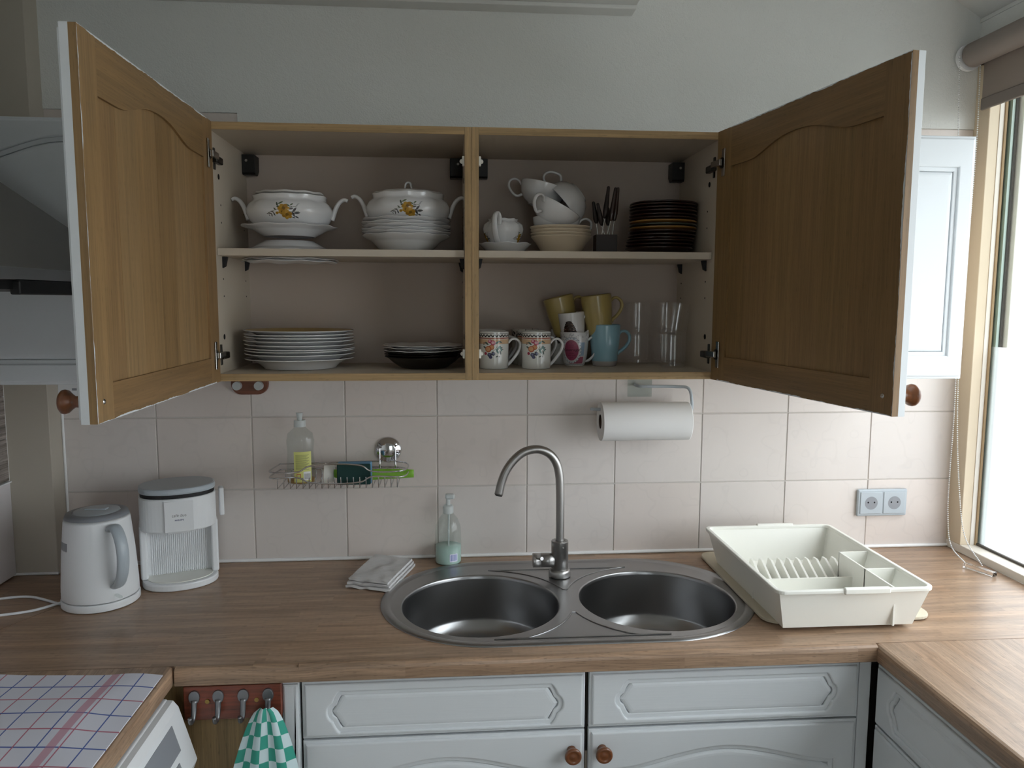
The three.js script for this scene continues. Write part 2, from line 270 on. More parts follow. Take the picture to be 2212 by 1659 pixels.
// ---------- outside ----------
{
  const g = structure('ground'); part('lawn', span(-30, 40, -1.35, -1.2, -40, 30), std({ color: 0x8b8a85, roughness: 1 }), g);
  const leafG = (R, n, place, size) => { const pos = []; for (let i = 0; i < n; i++) { const [x, y, z] = place(R), s = size * (0.6 + R() * 0.8), a = V(R() - 0.5, R() - 0.5, R() - 0.5).normalize(), b = V(R() - 0.5, R() - 0.5, R() - 0.5).cross(a).normalize(), p = [V(x, y, z).addScaledVector(a, -s), V(x, y, z).addScaledVector(b, s * 0.5), V(x, y, z).addScaledVector(a, s), V(x, y, z).addScaledVector(b, -s * 0.5)]; for (const k of [0, 1, 2, 0, 2, 3]) pos.push(p[k].x, p[k].y, p[k].z); } const q = new THREE.BufferGeometry(); q.setAttribute('position', new THREE.Float32BufferAttribute(pos, 3)); q.setAttribute('uv', new THREE.Float32BufferAttribute(new Float32Array(pos.length / 3 * 2), 2)); q.computeVertexNormals(); return q; };
  const leaf = (c) => phys({ color: c, roughness: 0.7, transmission: 0.35, thickness: 0, side: THREE.DoubleSide });
  const h = thing('hedge', 'tall clipped green hedge seen through the clear upper window pane', 'hedge', [6.2, 0, -6.2]);
  part('foliage', leafG(rng(21), 9000, (R) => [(R() - 0.5) * 1.1 + (R() - 0.5) * 0.3, -1.2 + R() * 2.32, (R() - 0.5) * 6], 0.075), leaf(0x6f8158), h);
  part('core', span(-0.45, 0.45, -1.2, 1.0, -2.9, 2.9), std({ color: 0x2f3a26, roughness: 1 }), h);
  for (const [x, z, y, r, n, s, label] of [[13, -13.6, 3.9, 1.9, 2600, 21, 'airy light green tree rising above the roof outside the window'], [15, -17.6, 3.0, 1.8, 2600, 22, 'lower yellow green tree behind the dark roof edge outside']]) {
    const t = thing('tree', label, 'tree', [x, 0, z]);
    part('crown', leafG(rng(s), n, (R) => { for (;;) { const p = [R() * 2 - 1, R() * 2 - 1, R() * 2 - 1]; if (Math.hypot(...p) < 1) return [p[0] * r, y + p[1] * r * 1.2, p[2] * r]; } }, 0.16), leaf(s === 21 ? 0x9db58a : 0xa9b47a), t);
    part('trunk', tube([[0, -1.2, 0], [0.1, 0.6, 0], [0, y, 0.1]], 0.14, 12, 8), std({ color: 0x5a4a3a, roughness: 1 }), t);
  }
  // carport roof with a dark edge and a white raking pole
  const r = thing('carport_roof', 'white carport roof with dark slate edge beyond the window', 'roof', [4, 0, -3.4]);
  const roofLine = [[-0.35, 0.93], [0.85, 1.86], [0.85, 1.72], [-0.35, 0.80]];
  const rot = (g) => g.rotateY(-PI / 2);
  part('verge', rot(extrude(roofLine, 0.06)), std({ color: 0x5c626b, roughness: 0.7 }), r);
  part('gable_board', rot(at(extrude([[-0.33, 0.86], [0.85, 1.76], [0.85, 0.88], [-0.33, 0.83]], 0.04), 0, 0, 0.05)), M.windowWhite, r);
  part('raking_pole', rod([-0.02, 1.0, -0.02], [-0.1, 0.1, 0.55], 0.022, 12), M.windowWhite, r);
  part('pole_ring', rod([-0.03, 1.01, -0.03], [-0.02, 1.0, -0.02], 0.05, 16), M.midGrey, r);
  part('post', span(-0.05, 0.05, -1.2, 0.9, 0.9, 1.0), M.windowWhite, r);
}
// ---------- painted doors and drawer fronts ----------
function archLine(x0, x1, y0, y1, rise, sh = 0.16) { // cathedral-arched panel outline, counter-clockwise
  const w = x1 - x0, c = (x0 + x1) / 2, a = x0 + w * sh, b = x1 - w * sh, ys = y1 - rise, o = [[x0, y0], [x1, y0], [x1, ys]];
  const q = (p0, p1, p2, p3) => { for (let i = 1; i <= 12; i++) { const t = i / 12, s = 1 - t; o.push([0, 1].map((k) => s * s * s * p0[k] + 3 * s * s * t * p1[k] + 3 * s * t * t * p2[k] + t * t * t * p3[k])); } };
  o.push([b, ys]); q([b, ys], [b - w * 0.12, ys], [c + w * 0.18, y1], [c, y1]); q([c, y1], [c - w * 0.18, y1], [a + w * 0.12, ys], [a, ys]); o.push([x0, ys]);
  return o;
}
function hexLine(x0, x1, y0, y1) { // long panel whose ends run to a soft point
  const c = (y0 + y1) / 2, h = y1 - c, o = [];
  const q = (p0, p1, p2) => { for (let i = 0; i < 6; i++) { const t = i / 6, s = 1 - t; o.push([0, 1].map((k) => s * s * p0[k] + 2 * s * t * p1[k] + t * t * p2[k])); } };
  q([x1 - 0.026, y0], [x1 - 0.018, y0 + 0.004], [x1 - 0.011, c - h * 0.45]); q([x1 - 0.011, c - h * 0.45], [x1, c - h * 0.3], [x1, c]); q([x1, c], [x1, c + h * 0.3], [x1 - 0.011, c + h * 0.45]); q([x1 - 0.011, c + h * 0.45], [x1 - 0.018, y1 - 0.004], [x1 - 0.026, y1]);
  o.push([x1 - 0.026, y1]);
  q([x0 + 0.026, y1], [x0 + 0.018, y1 - 0.004], [x0 + 0.011, c + h * 0.45]); q([x0 + 0.011, c + h * 0.45], [x0, c + h * 0.3], [x0, c]); q([x0, c], [x0, c - h * 0.3], [x0 + 0.011, c - h * 0.45]); q([x0 + 0.011, c - h * 0.45], [x0 + 0.018, y0 + 0.004], [x0 + 0.026, y0]);
  o.push([x0 + 0.026, y0]);
  return o;
}
const hexInner = (x0, x1, y0, y1) => { const c = (y0 + y1) / 2, d = 0.018; return [[x0 + 0.04, y0 + d], [x1 - 0.04, y0 + d], [x1 - 0.024, c], [x1 - 0.04, y1 - d], [x0 + 0.04, y1 - d], [x0 + 0.024, c]]; };
// front of thickness 0.02 in the xy plane, its face towards +z at z = 0.02
function paintedFront(parent, x0, x1, y0, y1, outline, inner) {
  const rect = [[x0 + 0.001, y0 + 0.001], [x1 - 0.001, y0 + 0.001], [x1 - 0.001, y1 - 0.001], [x0 + 0.001, y1 - 0.001]];
  const edge = 0.009;
  part('frame', [at(extrude(inset(rect, edge), 0.0045, { holes: [inset(outline, -0.004)], bevel: 0.004, bt: 0.0035, seg: 3 }), 0, 0, 0.0122), at(extrude(rect, 0.0125, { holes: [inset(outline, -0.0045)], bevel: 0.001, seg: 1 }), 0, 0, 0.001)], M.whitePaint, parent);
  part('moulding', at(extrude(inset(outline, 0.001), 0.002, { holes: [inset(outline, 0.0075)], bevel: 0.0022, bt: 0.0022, seg: 3 }), 0, 0, 0.0108), M.whitePaint, parent);
  part('panel', [at(extrude(inner ?? inset(outline, 0.022), 0.005, { bevel: 0.012, bt: 0.0062, seg: 4 }), 0, 0, 0.0048), at(extrude(inset(outline, -0.003), 0.006), 0, 0, 0.002)], M.whitePaint, parent);
}
function woodKnob(name, parent, x, y, z, s = 1, dir = 1, mat = M.knobWood) { // turned knob on a face towards z * dir
  const g = lathe([[0, 0.031], [0.006, 0.0302], [0.0095, 0.0286], [0.0115, 0.0305], [0.0155, 0.0312], [0.018, 0.029], [0.0185, 0.026], [0.0175, 0.022], [0.012, 0.016], [0.0085, 0.011], [0.009, 0.003], [0.0105, 0], [0, 0]].reverse(), 36).scale(s, s, s).rotateX(dir * PI / 2);
  return piece(name, gridUV(g, 'x', x, y), mat, parent, x, y, z);
}
// ---------- the open wall cabinets ----------
const CT = 1.119, CB = 0.5407, CD = 0.33, BT = 0.016;
function hinge(parent, y, s) { // in the door's frame: hinge line along y at x = 0, wood face at z = 0 facing s
  const g = new THREE.Group(); g.name = 'hinge'; g.position.y = y; parent.add(g);
  part('cup_plate', [at(new RoundedBoxGeometry(0.0035, 0.062, 0.0022, 2, 0.001), 0.0375, 0, s * 0.0028), at(new RoundedBoxGeometry(0.014, 0.062, 0.0012, 2, 0.0005), 0.0295, 0, s * 0.0012)], M.nickel, g);
  part('cup', [cyl(0.0125, 0.0125, 0.001, 0, 0, 0, 24).rotateX(PI / 2).translate(0.024, 0, s * 0.0016)], M.darkMetal, g);
  part('arm', [span(-0.012, 0.031, -0.0072, 0.0072, s > 0 ? 0.004 : -0.0115, s > 0 ? 0.0115 : -0.004, 0.0018)], M.nickel, g);
  return g;
}
function openCabinet(x0, x1, left, name, label) {
  const t = thing(name, label, 'cabinet'), y0 = CB, y1 = CT, m = M.melamine, f = CD - 0.002;
  part('side_panel', [span(x0, x0 + BT, y0, y1, 0.003, f)], m, t); part('side_panel', span(x1 - BT, x1, y0, y1, 0.003, f), m, t);
  part('top_panel', span(x0 + BT, x1 - BT, y1 - BT, y1, 0.003, f), m, t); part('bottom_panel', span(x0 + BT, x1 - BT, y0, y0 + BT, 0.003, f), m, t);
  part('back_panel', span(x0 + BT, x1 - BT, y0 + BT, y1 - BT, 0.016, 0.02), std({ color: 0xbfb0a4, roughness: 0.55 }), t);
  part('shelf', span(x0 + BT + 0.001, x1 - BT - 0.001, 0.8275, 0.844, 0.022, 0.305, 0.001), m, t);
  part('edge_band', gridUV(span(x0 + BT, x1 - BT, y1 - BT - 0.001, y1, f, CD, 0.0007), 'x', x0), M.oakEdge, t); part('edge_band', gridUV(span(x0 + BT, x1 - BT, y0, y0 + BT + 0.001, f, CD, 0.0007), 'x', x0 + 0.4, 0.1), M.oakEdge, t);
  for (const x of [x0, x1 - BT]) part('edge_band', gridUV(span(x, x + BT, y0, y1, f, CD, 0.0008), 'y', x), M.oakEdge, t);
  for (const s of [-1, 1]) { // hanging brackets in the top corners
    const x = s < 0 ? x0 + BT : x1 - BT, b = new THREE.Group(); b.name = 'hanging_bracket'; t.add(b);
    const o = [[0, 0.047], [0, 0.012], [0.014, 0], [0.038, 0], [0.041, 0.004], [0.041, 0.047]].map(([p, q]) => [p, q + y1 - BT - 0.0555]);
    const g = extrude(o, 0.03, { bevel: 0.0015, seg: 2 }).rotateY(-PI / 2); // outline in zy
    part('casing', at(g, s < 0 ? x + 0.032 : x - 0.0015, 0, 0.0215), M.black, b);
    part('screw', cyl(0.0034, 0.0034, 0.0014, 0, 0, 0, 16).rotateX(PI / 2).translate(s < 0 ? x + 0.012 : x - 0.012, y1 - BT - 0.022, 0.0645), M.steel, b);
    part('adjuster', cyl(0.003, 0.003, 0.002, 0, 0, 0, 16).translate(s < 0 ? x + 0.016 : x - 0.016, y1 - BT - 0.0585, 0.047), M.steel, b);
    for (const z of [0.055, 0.255]) { const q = extrude([[0, 0], [0, 0.024], [0.0105, 0.024], [0.006, 0.004]], 0.009, { bevel: 0.001 }); part('shelf_pin', at(s < 0 ? q : q.rotateY(PI), x, 0.8265 - 0.025, s < 0 ? z : z + 0.009), M.rubber, t); }
    for (const y of [0.735, 0.775, 0.905, 0.945]) for (const z of [0.06, 0.26]) part('pin_hole', cyl(0.0022, 0.0022, 0.0006, 0, 0, 0, 10).rotateZ(PI / 2).translate(s < 0 ? x + 0.0004 : x - 0.0001, y, z), M.darkHole, t);
    for (const y of [0.64, 1.008]) part('hole_plug', cyl(0.0062, 0.0062, 0.0012, 0, 0, 0, 20).rotateZ(PI / 2).translate(s < 0 ? x + 0.0009 : x - 0.0001, y, 0.27), M.darkHole, t);
  }
  { // small plastic door catches on the middle partition
    const x = left ? x1 - BT : x0 + BT;
    for (const y of [0.602, 1.045]) part('catch', [at(new RoundedBoxGeometry(0.006, 0.022, 0.013, 2, 0.002), x + (left ? -0.0025 : 0.0025), y, 0.316), at(new THREE.SphereGeometry(0.0052, 12, 10), x + (left ? -0.006 : 0.006), y, 0.314)], M.creamPlastic, t);
  }
  // the door, standing open
  const d = new THREE.Group(); d.name = 'door'; t.add(d); d.position.set(left ? -0.7287 : 0.4208, 0, CD + 0.001); d.rotation.y = left ? -PI / 2 - 0.006 : -PI / 2 + 0.158;
  const s = left ? -1 : 1, L = 0.613, z = (a, b) => Math.min(-s * a, -s * b), dz = 0.0115, R = rng(left ? 51 : 52), px0 = 0.062, px1 = 0.555, pb = 0.598, arch = archLine(px0, px1, pb, 1.062, 0.03, 0.14);
  const pan = (g) => at(g, 0, 0, s > 0 ? -dz : 0);
  part('stile', gridUV(pan(extrude([[0, y0], [px0, y0], [px0, y1], [0, y1]], dz)), 'y', R(), R()), M.oakStaves[left ? 2 : 0], d);
  part('stile', gridUV(pan(extrude([[px1, y0], [L, y0], [L, y1], [px1, y1]], dz)), 'y', R(), R()), M.oakStaves[left ? 1 : 3], d);
  part('rail', gridUV(pan(extrude([[px0, y0], [px1, y0], [px1, pb], [px0, pb]], dz)), 'x', R(), R()), M.oakStaves[3], d);
  part('rail', gridUV(pan(extrude([...arch.slice(2), [px0, y1], [px1, y1]].reverse(), dz)), 'x', R(), R()), M.oakStaves[left ? 0 : 3], d);
  const cuts = left ? [0, 0.17, 0.36, 0.52, 0.70, 0.86, 1] : [0, 0.14, 0.33, 0.5, 0.68, 0.85, 1], tones = left ? [1, 4, 0, 1, 4, 2] : [0, 2, 1, 2, 0, 3];
  for (let i = 0; i < 6; i++) { // glued staves of the panel, a little behind the frame
    const a = px0 - 0.004 + (px1 - px0 + 0.008) * cuts[i], b = px0 - 0.004 + (px1 - px0 + 0.008) * cuts[i + 1];
    part('stave', gridUV(span(a, b, pb - 0.004, 1.075, z(0.0045 + 0.0002 * (i % 2), 0.0105), z(0.0045 + 0.0002 * (i % 2), 0.0105) + 0.006), 'y', R() * 2, R() * 2), M.oakStaves[tones[i]], d);
  }
  const face = new THREE.Group(); face.name = 'painted_face'; d.add(face); face.rotation.y = s > 0 ? PI : 0; face.position.set(s > 0 ? L : 0, 0, s > 0 ? -0.0105 : 0.0105);
  { const g0 = new THREE.Group(); paintedFront(g0, 0, L, y0 - 0.0005, y1 + 0.0005, archLine(px0, px1, pb, 1.062, 0.03, 0.14)); for (const c of g0.children.slice()) { c.updateMatrix(); } part('paint', g0.children.map((c) => c.geometry), M.whitePaint, d).position.copy(face.position); d.children[d.children.length - 1].rotation.copy(face.rotation); d.remove(face); }
  { // ragged paint that crept round the edge onto the wood
    const pos = [], idx = [], pts = [], N = 150; const path = [[0.03, y0], [L, y0], [L, y1], [0.03, y1]];
    for (let k = 0; k < 3; k++) for (let i = 0; i < N; i++) pts.push([path[k][0] + (path[k + 1][0] - path[k][0]) * i / N, path[k][1] + (path[k + 1][1] - path[k][1]) * i / N, k]);
    let w = 0.002; pts.forEach(([x, y, k]) => { w = Math.max(0.0004, Math.min(k === 1 ? 0.0042 : 0.003, w + (R() - 0.5) * 0.0016)); const i = pos.length / 3, q = k === 0 ? [x, y + w] : k === 1 ? [x - w, y] : [x, y - w]; pos.push(x, y, s * 0.0004, q[0], q[1], s * 0.0004); if (i && pts[i / 2 - 1][2] === k) s > 0 ? idx.push(i - 2, i, i - 1, i, i + 1, i - 1) : idx.push(i - 2, i - 1, i, i, i - 1, i + 1); });
    const g = new THREE.BufferGeometry(); g.setAttribute('position', new THREE.Float32BufferAttribute(pos, 3)); g.setAttribute('uv', new THREE.Float32BufferAttribute(new Float32Array(pos.length / 3 * 2), 2)); g.setIndex(idx); g.computeVertexNormals(); part('paint_edge', g, M.whitePaint, d);
  }
  hinge(d, 0.602, s); hinge(d, 1.045, s);
  for (const y of [0.602, 1.045]) part('hinge_mount', [span(left ? x0 + BT : x1 - BT - 0.003, left ? x0 + BT + 0.003 : x1 - BT, y - 0.026, y + 0.022, 0.298, 0.308, 0.001), span(left ? x0 + BT : x1 - BT - 0.013, left ? x0 + BT + 0.013 : x1 - BT, y - 0.012, y + 0.004, 0.272, 0.318, 0.003)], M.darkMetal, t);
  part('screw', lathe([[0, 0.0018], [0.003, 0.0012], [0.0042, 0]].reverse(), 20).rotateX(s * PI / 2).translate(0.588, 0.572, s * 0.0002), M.steel, d);
  woodKnob('knob', d, 0.588, 0.572, -s * 0.031, 1.02, -s);
  return t;
}
openCabinet(-0.7505, -0.1537, true, 'wall_cabinet', 'open wall cabinet with oak-faced door swung left, holding tureens and stacked white plates');
openCabinet(-0.1533, 0.4405, false, 'wall_cabinet', 'open wall cabinet with oak-faced door swung right, holding mugs, cups and brown plates');
for (const [x0, x1, d0, d1, label] of [[-1.30, -0.7515, -1.30, -0.7515, 'closed white wall cabinet with arched panel behind the cooker hood'], [0.4415, 1.045, 0.445, 1.045, 'closed white wall cabinet beside the window with roller-blind chain']]) {
  const t = thing('wall_cabinet', label, 'cabinet'), zb = x0 < -1 ? 0.068 : 0.003;
  part('carcass', span(x0 + 0.001, x1 - 0.001, CB + 0.001, CT - 0.001, zb, 0.327), M.melamine, t);
  const d = new THREE.Group(); d.name = 'door'; d.position.z = 0.33; t.add(d);
  if (x0 < -1) paintedFront(d, d0, d1, 0.5365, 1.117, archLine(-1.262, -0.80, 0.583, 1.077, 0.045, 0.08)); else paintedFront(d, d0, d1, CB, CT, archLine(0.49, 1.003, 0.597, 1.075, 0.029, 0.16));
}
// ---------- worktop: three lengths of laminate ----------
{
  const t = thing('worktop', 'U-shaped oak-strip laminate worktop with rounded front edge around the kitchen', 'worktop');
  const prof = (d) => [[0, 0], [d - 0.011, 0], [d - 0.0055, -0.0016], [d - 0.0016, -0.0055], [d, -0.012], [d, -0.0355], [d - 0.002, -0.0375], [0, -0.0375]]; // (depth, height)
  const holes = [ring(-0.134, 0.343, 0.2, 0.2, 64), ring(0.297, 0.341, 0.2, 0.2, 64)];
  // back run: top sheet with two round cut-outs, and the front nosing
  const top = extrude([[XL + 0.001, 0.004], [XR, 0.004], [XR, 0.619], [XL + 0.001, 0.619]].map(([x, z]) => [x, -z]), 0.0375, { holes: holes.map((h) => h.map(([x, z]) => [x, -z])) }).rotateX(-PI / 2).translate(0, -0.0375, 0);
  const nose = extrude(prof(0.0125).map(([a, b]) => [a - 0.0005, b]).reverse(), 0.72 + 0.76).rotateY(PI / 2).translate(-0.76, 0, 0); // runs along +x, depth towards... set below
  const noseG = (() => { const o = prof(0.0125), pos = []; const g = extrude(o.slice().reverse(), 1.455).rotateY(-PI / 2); /* depth -> +z after turn */ return g; })();
  noseG.computeBoundingBox(); const bb = noseG.boundingBox; noseG.translate(-bb.max.x + 0.702, 0, 0.6185 - bb.min.z);
  part('back_run', [gridUV(top, 'x'), gridUV(noseG, 'x', 0, 0.02)], M.worktop, t);
  const leg = (name, xa, xb, za, zb, edgeRight) => { // runs along z with the nosing on one side
    const o = prof(xb - xa), g = extrude(o.slice().reverse(), zb - za); // x = depth, y, extruded +z
    if (!edgeRight) { g.scale(-1, 1, 1); const ix = g.index; if (ix) { const a = ix.array; for (let i = 0; i < a.length; i += 3) [a[i], a[i + 1]] = [a[i + 1], a[i]]; } else { for (const k of ['position', 'normal', 'uv']) { const q = g.attributes[k], s = q.itemSize; for (let i = 0; i < q.count; i += 3) for (let c = 0; c < s; c++) { const v = q.array[i * s + c]; q.array[i * s + c] = q.array[(i + 1) * s + c]; q.array[(i + 1) * s + c] = v; } } } }
    return part(name, gridUV(at(g, edgeRight ? xa : xb, 0, za), 'z', 0.3, edgeRight ? 0.31 : 0.11), M.worktop, t);
  };
  leg('left_leg', XL + 0.001, -0.757, 0.6195, 2.3, true); leg('right_leg', 0.7, XR, 0.6195, 2.4, false);
  part('seam', [span(-0.5115, -0.511, -0.0372, 0.0001, 0.622, 0.6304), rod([XL + 0.05, 0.0002, 0.62], [-1.142, 0.0002, 0.30], 0.0005, 5), span(0.7, XR, -0.01, 0.0003, 0.6188, 0.6198), span(-1.1, -0.757, -0.01, 0.0003, 0.6188, 0.6196)], std({ color: 0x6f5744, roughness: 0.6 }), t);
}
// ---------- base units ----------
function baseUnit(x0, x1, name, label, knobX, drawer) {
  const t = thing(name, label, 'cabinet');
  part('carcass', span(x0 - 0.004, x1, -0.75, -0.24, 0.02, 0.581), M.melamine, t);
  part('rail', span(x0 - 0.004, x1, -0.24, -0.038, 0.562, 0.581), M.darkMetal, t);
  part('plinth', span(x0 - 0.004, x1, -0.9, -0.751, 0.02, 0.53), M.whitePaint, t);
  const a = new THREE.Group(); a.name = 'drawer'; a.position.z = 0.585; t.add(a); paintedFront(a, x0, x1, -0.1755, -0.0505, hexLine(...drawer), hexInner(...drawer));
  const d = new THREE.Group(); d.name = 'door'; d.position.z = 0.585; t.add(d); paintedFront(d, x0, x1, -0.75, -0.1805, archLine(x0 + 0.055, x1 - 0.05, -0.69, -0.229, 0.041, 0.02));
  woodKnob('knob', d, knobX, -0.222, 0.0195, 0.97);
}
baseUnit(-0.512, 0.0765, 'base_cabinet', 'white base unit under the left sink bowl with knob at its right', 0.048, [-0.461, 0.029, -0.163, -0.0745]);
baseUnit(0.0855, 0.6795, 'base_cabinet', 'white base unit under the right sink bowl with knob at its left', 0.114, [0.142, 0.631, -0.158, -0.072]);
{
  const t = thing('base_cabinet', 'white base unit under the right worktop arm by the window', 'cabinet', [0.7, 0, 0]);
  part('filler_post', span(-0.0185, 0.0085, -0.9, -0.0385, 0.55, 0.598, 0.002), M.whitePaint, t);
  part('carcass', span(0.035, 0.56, -0.9, -0.04, 0.64, 2.3), M.melamine, t);
  for (const [za, zb] of [[0.612, 1.205], [1.21, 1.8]]) {
    const mk = (n) => { const g = new THREE.Group(); g.name = n; g.rotation.y = -PI / 2; g.position.set(0.03, 0, 0); t.add(g); return g; };
    paintedFront(mk('drawer'), za, zb, -0.185, -0.05, hexLine(za + 0.05, zb - 0.05, -0.165, -0.076), hexInner(za + 0.05, zb - 0.05, -0.165, -0.076));
    paintedFront(mk('door'), za, zb, -0.75, -0.1895, archLine(za + 0.055, zb - 0.055, -0.69, -0.24, 0.04, 0.1));
  }
}
{ // corner panel left of the sink unit
  const t = thing('end_panel', 'oak veneer end panel with narrow white filler behind the hook board', 'panel');
  part('panel', gridUV(span(-1.33, -0.553, -0.9, -0.039, 0.582, 0.598), 'y', 0.2, 0.1), M.oakPanel, t);
  part('filler', [span(-0.5515, -0.5165, -0.9, -0.0505, 0.585, 0.6), at(extrude(rounded(-0.549, -0.519, -0.898, -0.054, 0.001, 1), 0.002, { bevel: 0.006, bt: 0.004, seg: 3, offset: -0.006 }), 0, 0, 0.6)], M.whitePaint, t);
}
// ---------- sink and tap ----------
{
  const t = thing('sink', 'double round-bowl stainless steel inset sink with oval rim', 'sink', [0.0815, 0, 0.318]);
  const st = (r, k = 32) => { const o = []; for (let i = 0; i <= k; i++) { const a = -PI / 2 + i / k * PI; o.push([0.1915 + r * Math.cos(a), r * Math.sin(a)]); } for (let i = 0; i <= k; i++) { const a = PI / 2 + i / k * PI; o.push([-0.1915 + r * Math.cos(a), r * Math.sin(a)]); } return o; };
  const bowls = [[-0.2155, 0.025], [0.2155, 0.023]], RB = 0.19;
  const flat = (g, y) => g.rotateX(-PI / 2).translate(0, y, 0);
  // rolled rim, then the flat deck inside it
  const rimProf = [[0.265, 0.0004], [0.2645, 0.0022], [0.261, 0.0042], [0.256, 0.0048], [0.25, 0.0045], [0.246, 0.0034], [0.243, 0.0016], [0.2405, 0.0012]], rows = rimProf.map(([r, y]) => st(r).map(([x, z]) => [x, y, z]));
  const rim = surface((u, v) => { const row = rows[Math.round(v * (rows.length - 1))], i = Math.round(u * row.length) % row.length; return row[i]; }, rows[0].length, rows.length - 1);
  part('rim', rim, M.sinkSteel, t);
  const holes = bowls.map(([x, z]) => ring(x, z, RB + 0.003, RB + 0.003, 72).map(([a, b]) => [a, -b]));
  part('deck', flat(new THREE.ShapeGeometry(shapeOf(st(0.2412).map(([x, z]) => [x, -z]).reverse(), holes)), 0.0013), M.sinkSteel, t);
  for (const [x, z] of bowls) {
    const b = new THREE.Group(); b.name = 'bowl'; b.position.set(x, 0, z); t.add(b);
    const pr = spline([[RB + 0.0038, 0.0012], [RB + 0.001, 0.001], [RB - 0.0015, -0.0015], [RB - 0.003, -0.008]], 10).concat(spline([[RB - 0.003, -0.0085], [RB - 0.006, -0.10], [RB - 0.012, -0.125], [RB - 0.032, -0.146], [RB - 0.07, -0.155], [0.06, -0.158], [0.044, -0.1595]], 40));
    part('wall', new THREE.LatheGeometry(smoothPts(pr.reverse()), 96), M.sinkSteel, b);
    part('drain', lathe([[0, -0.1655], [0.012, -0.1655], [0.03, -0.164], [0.034, -0.161], [0.044, -0.1592], [0.046, -0.1598]], 40), M.nickel, b);
  }
  // pressed triangular fields between the bowls
  const tri = (s) => { const c = s > 0 ? -0.02 : 0.02, o = []; const cz = 0.024; const arc = (cx, a0, a1) => { for (let i = 0; i <= 16; i++) { const a = a0 + (a1 - a0) * i / 16; o.push([cx + 0.222 * Math.cos(a), cz + 0.222 * Math.sin(a)]); } };
    if (s > 0) { arc(0.2155, PI - 0.33, PI * 0.53); arc(-0.2155, PI * 0.47, 0.33); } else { arc(-0.2155, -0.33, -PI * 0.46); arc(0.2155, -PI * 0.54, -PI + 0.33); } return o.map(([x, z]) => [x, 0.0021, Math.max(-0.226, Math.min(0.228, z))]); };
  for (const s of [1, -1]) { const o = tri(s); o.push(o[0]); part('pressed_edge', sweep(o, () => [0.0022, 0.0013], [0, 1, 0], o.length, 8, true), M.sinkSteel, t); }
}
{
  const t = thing('tap', 'brushed steel swan-neck mixer tap behind the sink', 'tap', [0.0815, 0.001, 0.175]);
  part('base', lathe([[0, 0], [0.0285, 0], [0.0292, 0.004], [0.0288, 0.014], [0.0262, 0.0205], [0.0226, 0.022], [0, 0.022]]), M.steelBrushed, t);
  part('body', [lathe([[0, 0.02], [0.0224, 0.02], [0.0224, 0.096], [0.0215, 0.0975], [0.0122, 0.0975], [0.0122, 0.094]]), cyl(0.0023, 0.0023, 0.001, 0, 0, 0, 14).rotateX(PI / 2).translate(0.006, 0.084, 0.0212)], M.steelBrushed, t);
  const k = [[-0.003, 0.09], [-0.003, 0.16], [-0.004, 0.232], [-0.0065, 0.272], [-0.0145, 0.305], [-0.031, 0.3285], [-0.053, 0.341], [-0.076, 0.3435], [-0.101, 0.3375], [-0.126, 0.3185], [-0.1465, 0.291], [-0.159, 0.26], [-0.1665, 0.2285]].map(([x, y]) => [x + 0.003, y, -(x + 0.003) * 0.12]);
  part('spout', sweep(k, () => [0.0111, 0.0111], [0.12, 0, 1], 90, 24), M.steelBrushed, t);
  part('outlet', cyl(0.0095, 0.0095, 0.002, 0, 0, 0, 24).rotateZ(-0.24).translate(-0.1637, 0.2262, 0.0197), M.rubber, t);
  const h = new THREE.Group(); h.name = 'handle'; t.add(h);
  part('arm', lathe([[0, 0], [0.0185, 0], [0.0187, 0.034], [0, 0.034]], 36).rotateZ(PI / 2).translate(-0.016, 0.045, 0), M.steelBrushed, t);
  part('knob', lathe([[0, 0], [0.0187, 0], [0.0187, 0.0195], [0.0182, 0.0205], [0, 0.0205]], 36).rotateZ(PI / 2).translate(-0.051, 0.045, 0), M.steelBrushed, h);
  part('lever', rod([-0.063, 0.055, 0.008], [-0.052, 0.062, 0.038], 0.0047, 16), M.steelBrushed, h);
}
// ---------- what stands in the open cabinets ----------
const SH = 0.844, FL = CB + BT; // upper shelf and cabinet floor
const ORD = ['top', 'second', 'third', 'fourth', 'fifth', 'sixth', 'seventh', 'eighth', 'ninth', 'tenth', 'eleventh', 'twelfth', 'thirteenth', 'fourteenth', 'fifteenth'];
function scallop(g, n, aR, aY, r0, r1) { const p = g.attributes.position; for (let i = 0; i < p.count; i++) { const x = p.getX(i), y = p.getY(i), z = p.getZ(i), r = Math.hypot(x, z); if (r > r0) { const w = Math.min(1, (r - r0) / (r1 - r0)), c = Math.cos(Math.atan2(x, z) * n), a = 1 + aR * c * w; p.setXYZ(i, x * a, y + aY * c * w, z * a); } } g.computeVertexNormals(); return g; }
// turned ware: u round the body with its middle facing +z, v up the outside; insides take the map's blank top
function wareUV(g, h) { g.rotateY(PI); const p = g.attributes.position, n = g.attributes.normal, uv = g.attributes.uv; for (let i = 0; i < p.count; i++) { const r = p.getX(i) * n.getX(i) + p.getZ(i) * n.getZ(i); uv.setXY(i, uv.getX(i), r > 0 ? Math.min(0.97, Math.max(0.0, p.getY(i) / h)) : 0.995); } return g; }
const soupPlate = (R, hgt, foot) => [[0, 0.0028], [foot - 0.004, 0.0026], [foot - 0.002, 0], [foot + 0.001, 0], [foot + 0.003, 0.002], [R * 0.66, hgt * 0.33], [R * 0.74, hgt * 0.58], [R * 0.8, hgt * 0.7], [R * 0.93, hgt * 0.86], [R - 0.0015, hgt - 0.0012], [R, hgt - 0.0001], [R - 0.001, hgt + 0.0008], [R * 0.92, hgt * 0.9 + 0.0013], [R * 0.79, hgt * 0.74 + 0.0018], [R * 0.72, hgt * 0.58 + 0.002], [R * 0.62, hgt * 0.33 + 0.0018], [foot, 0.0062], [0, 0.006]];
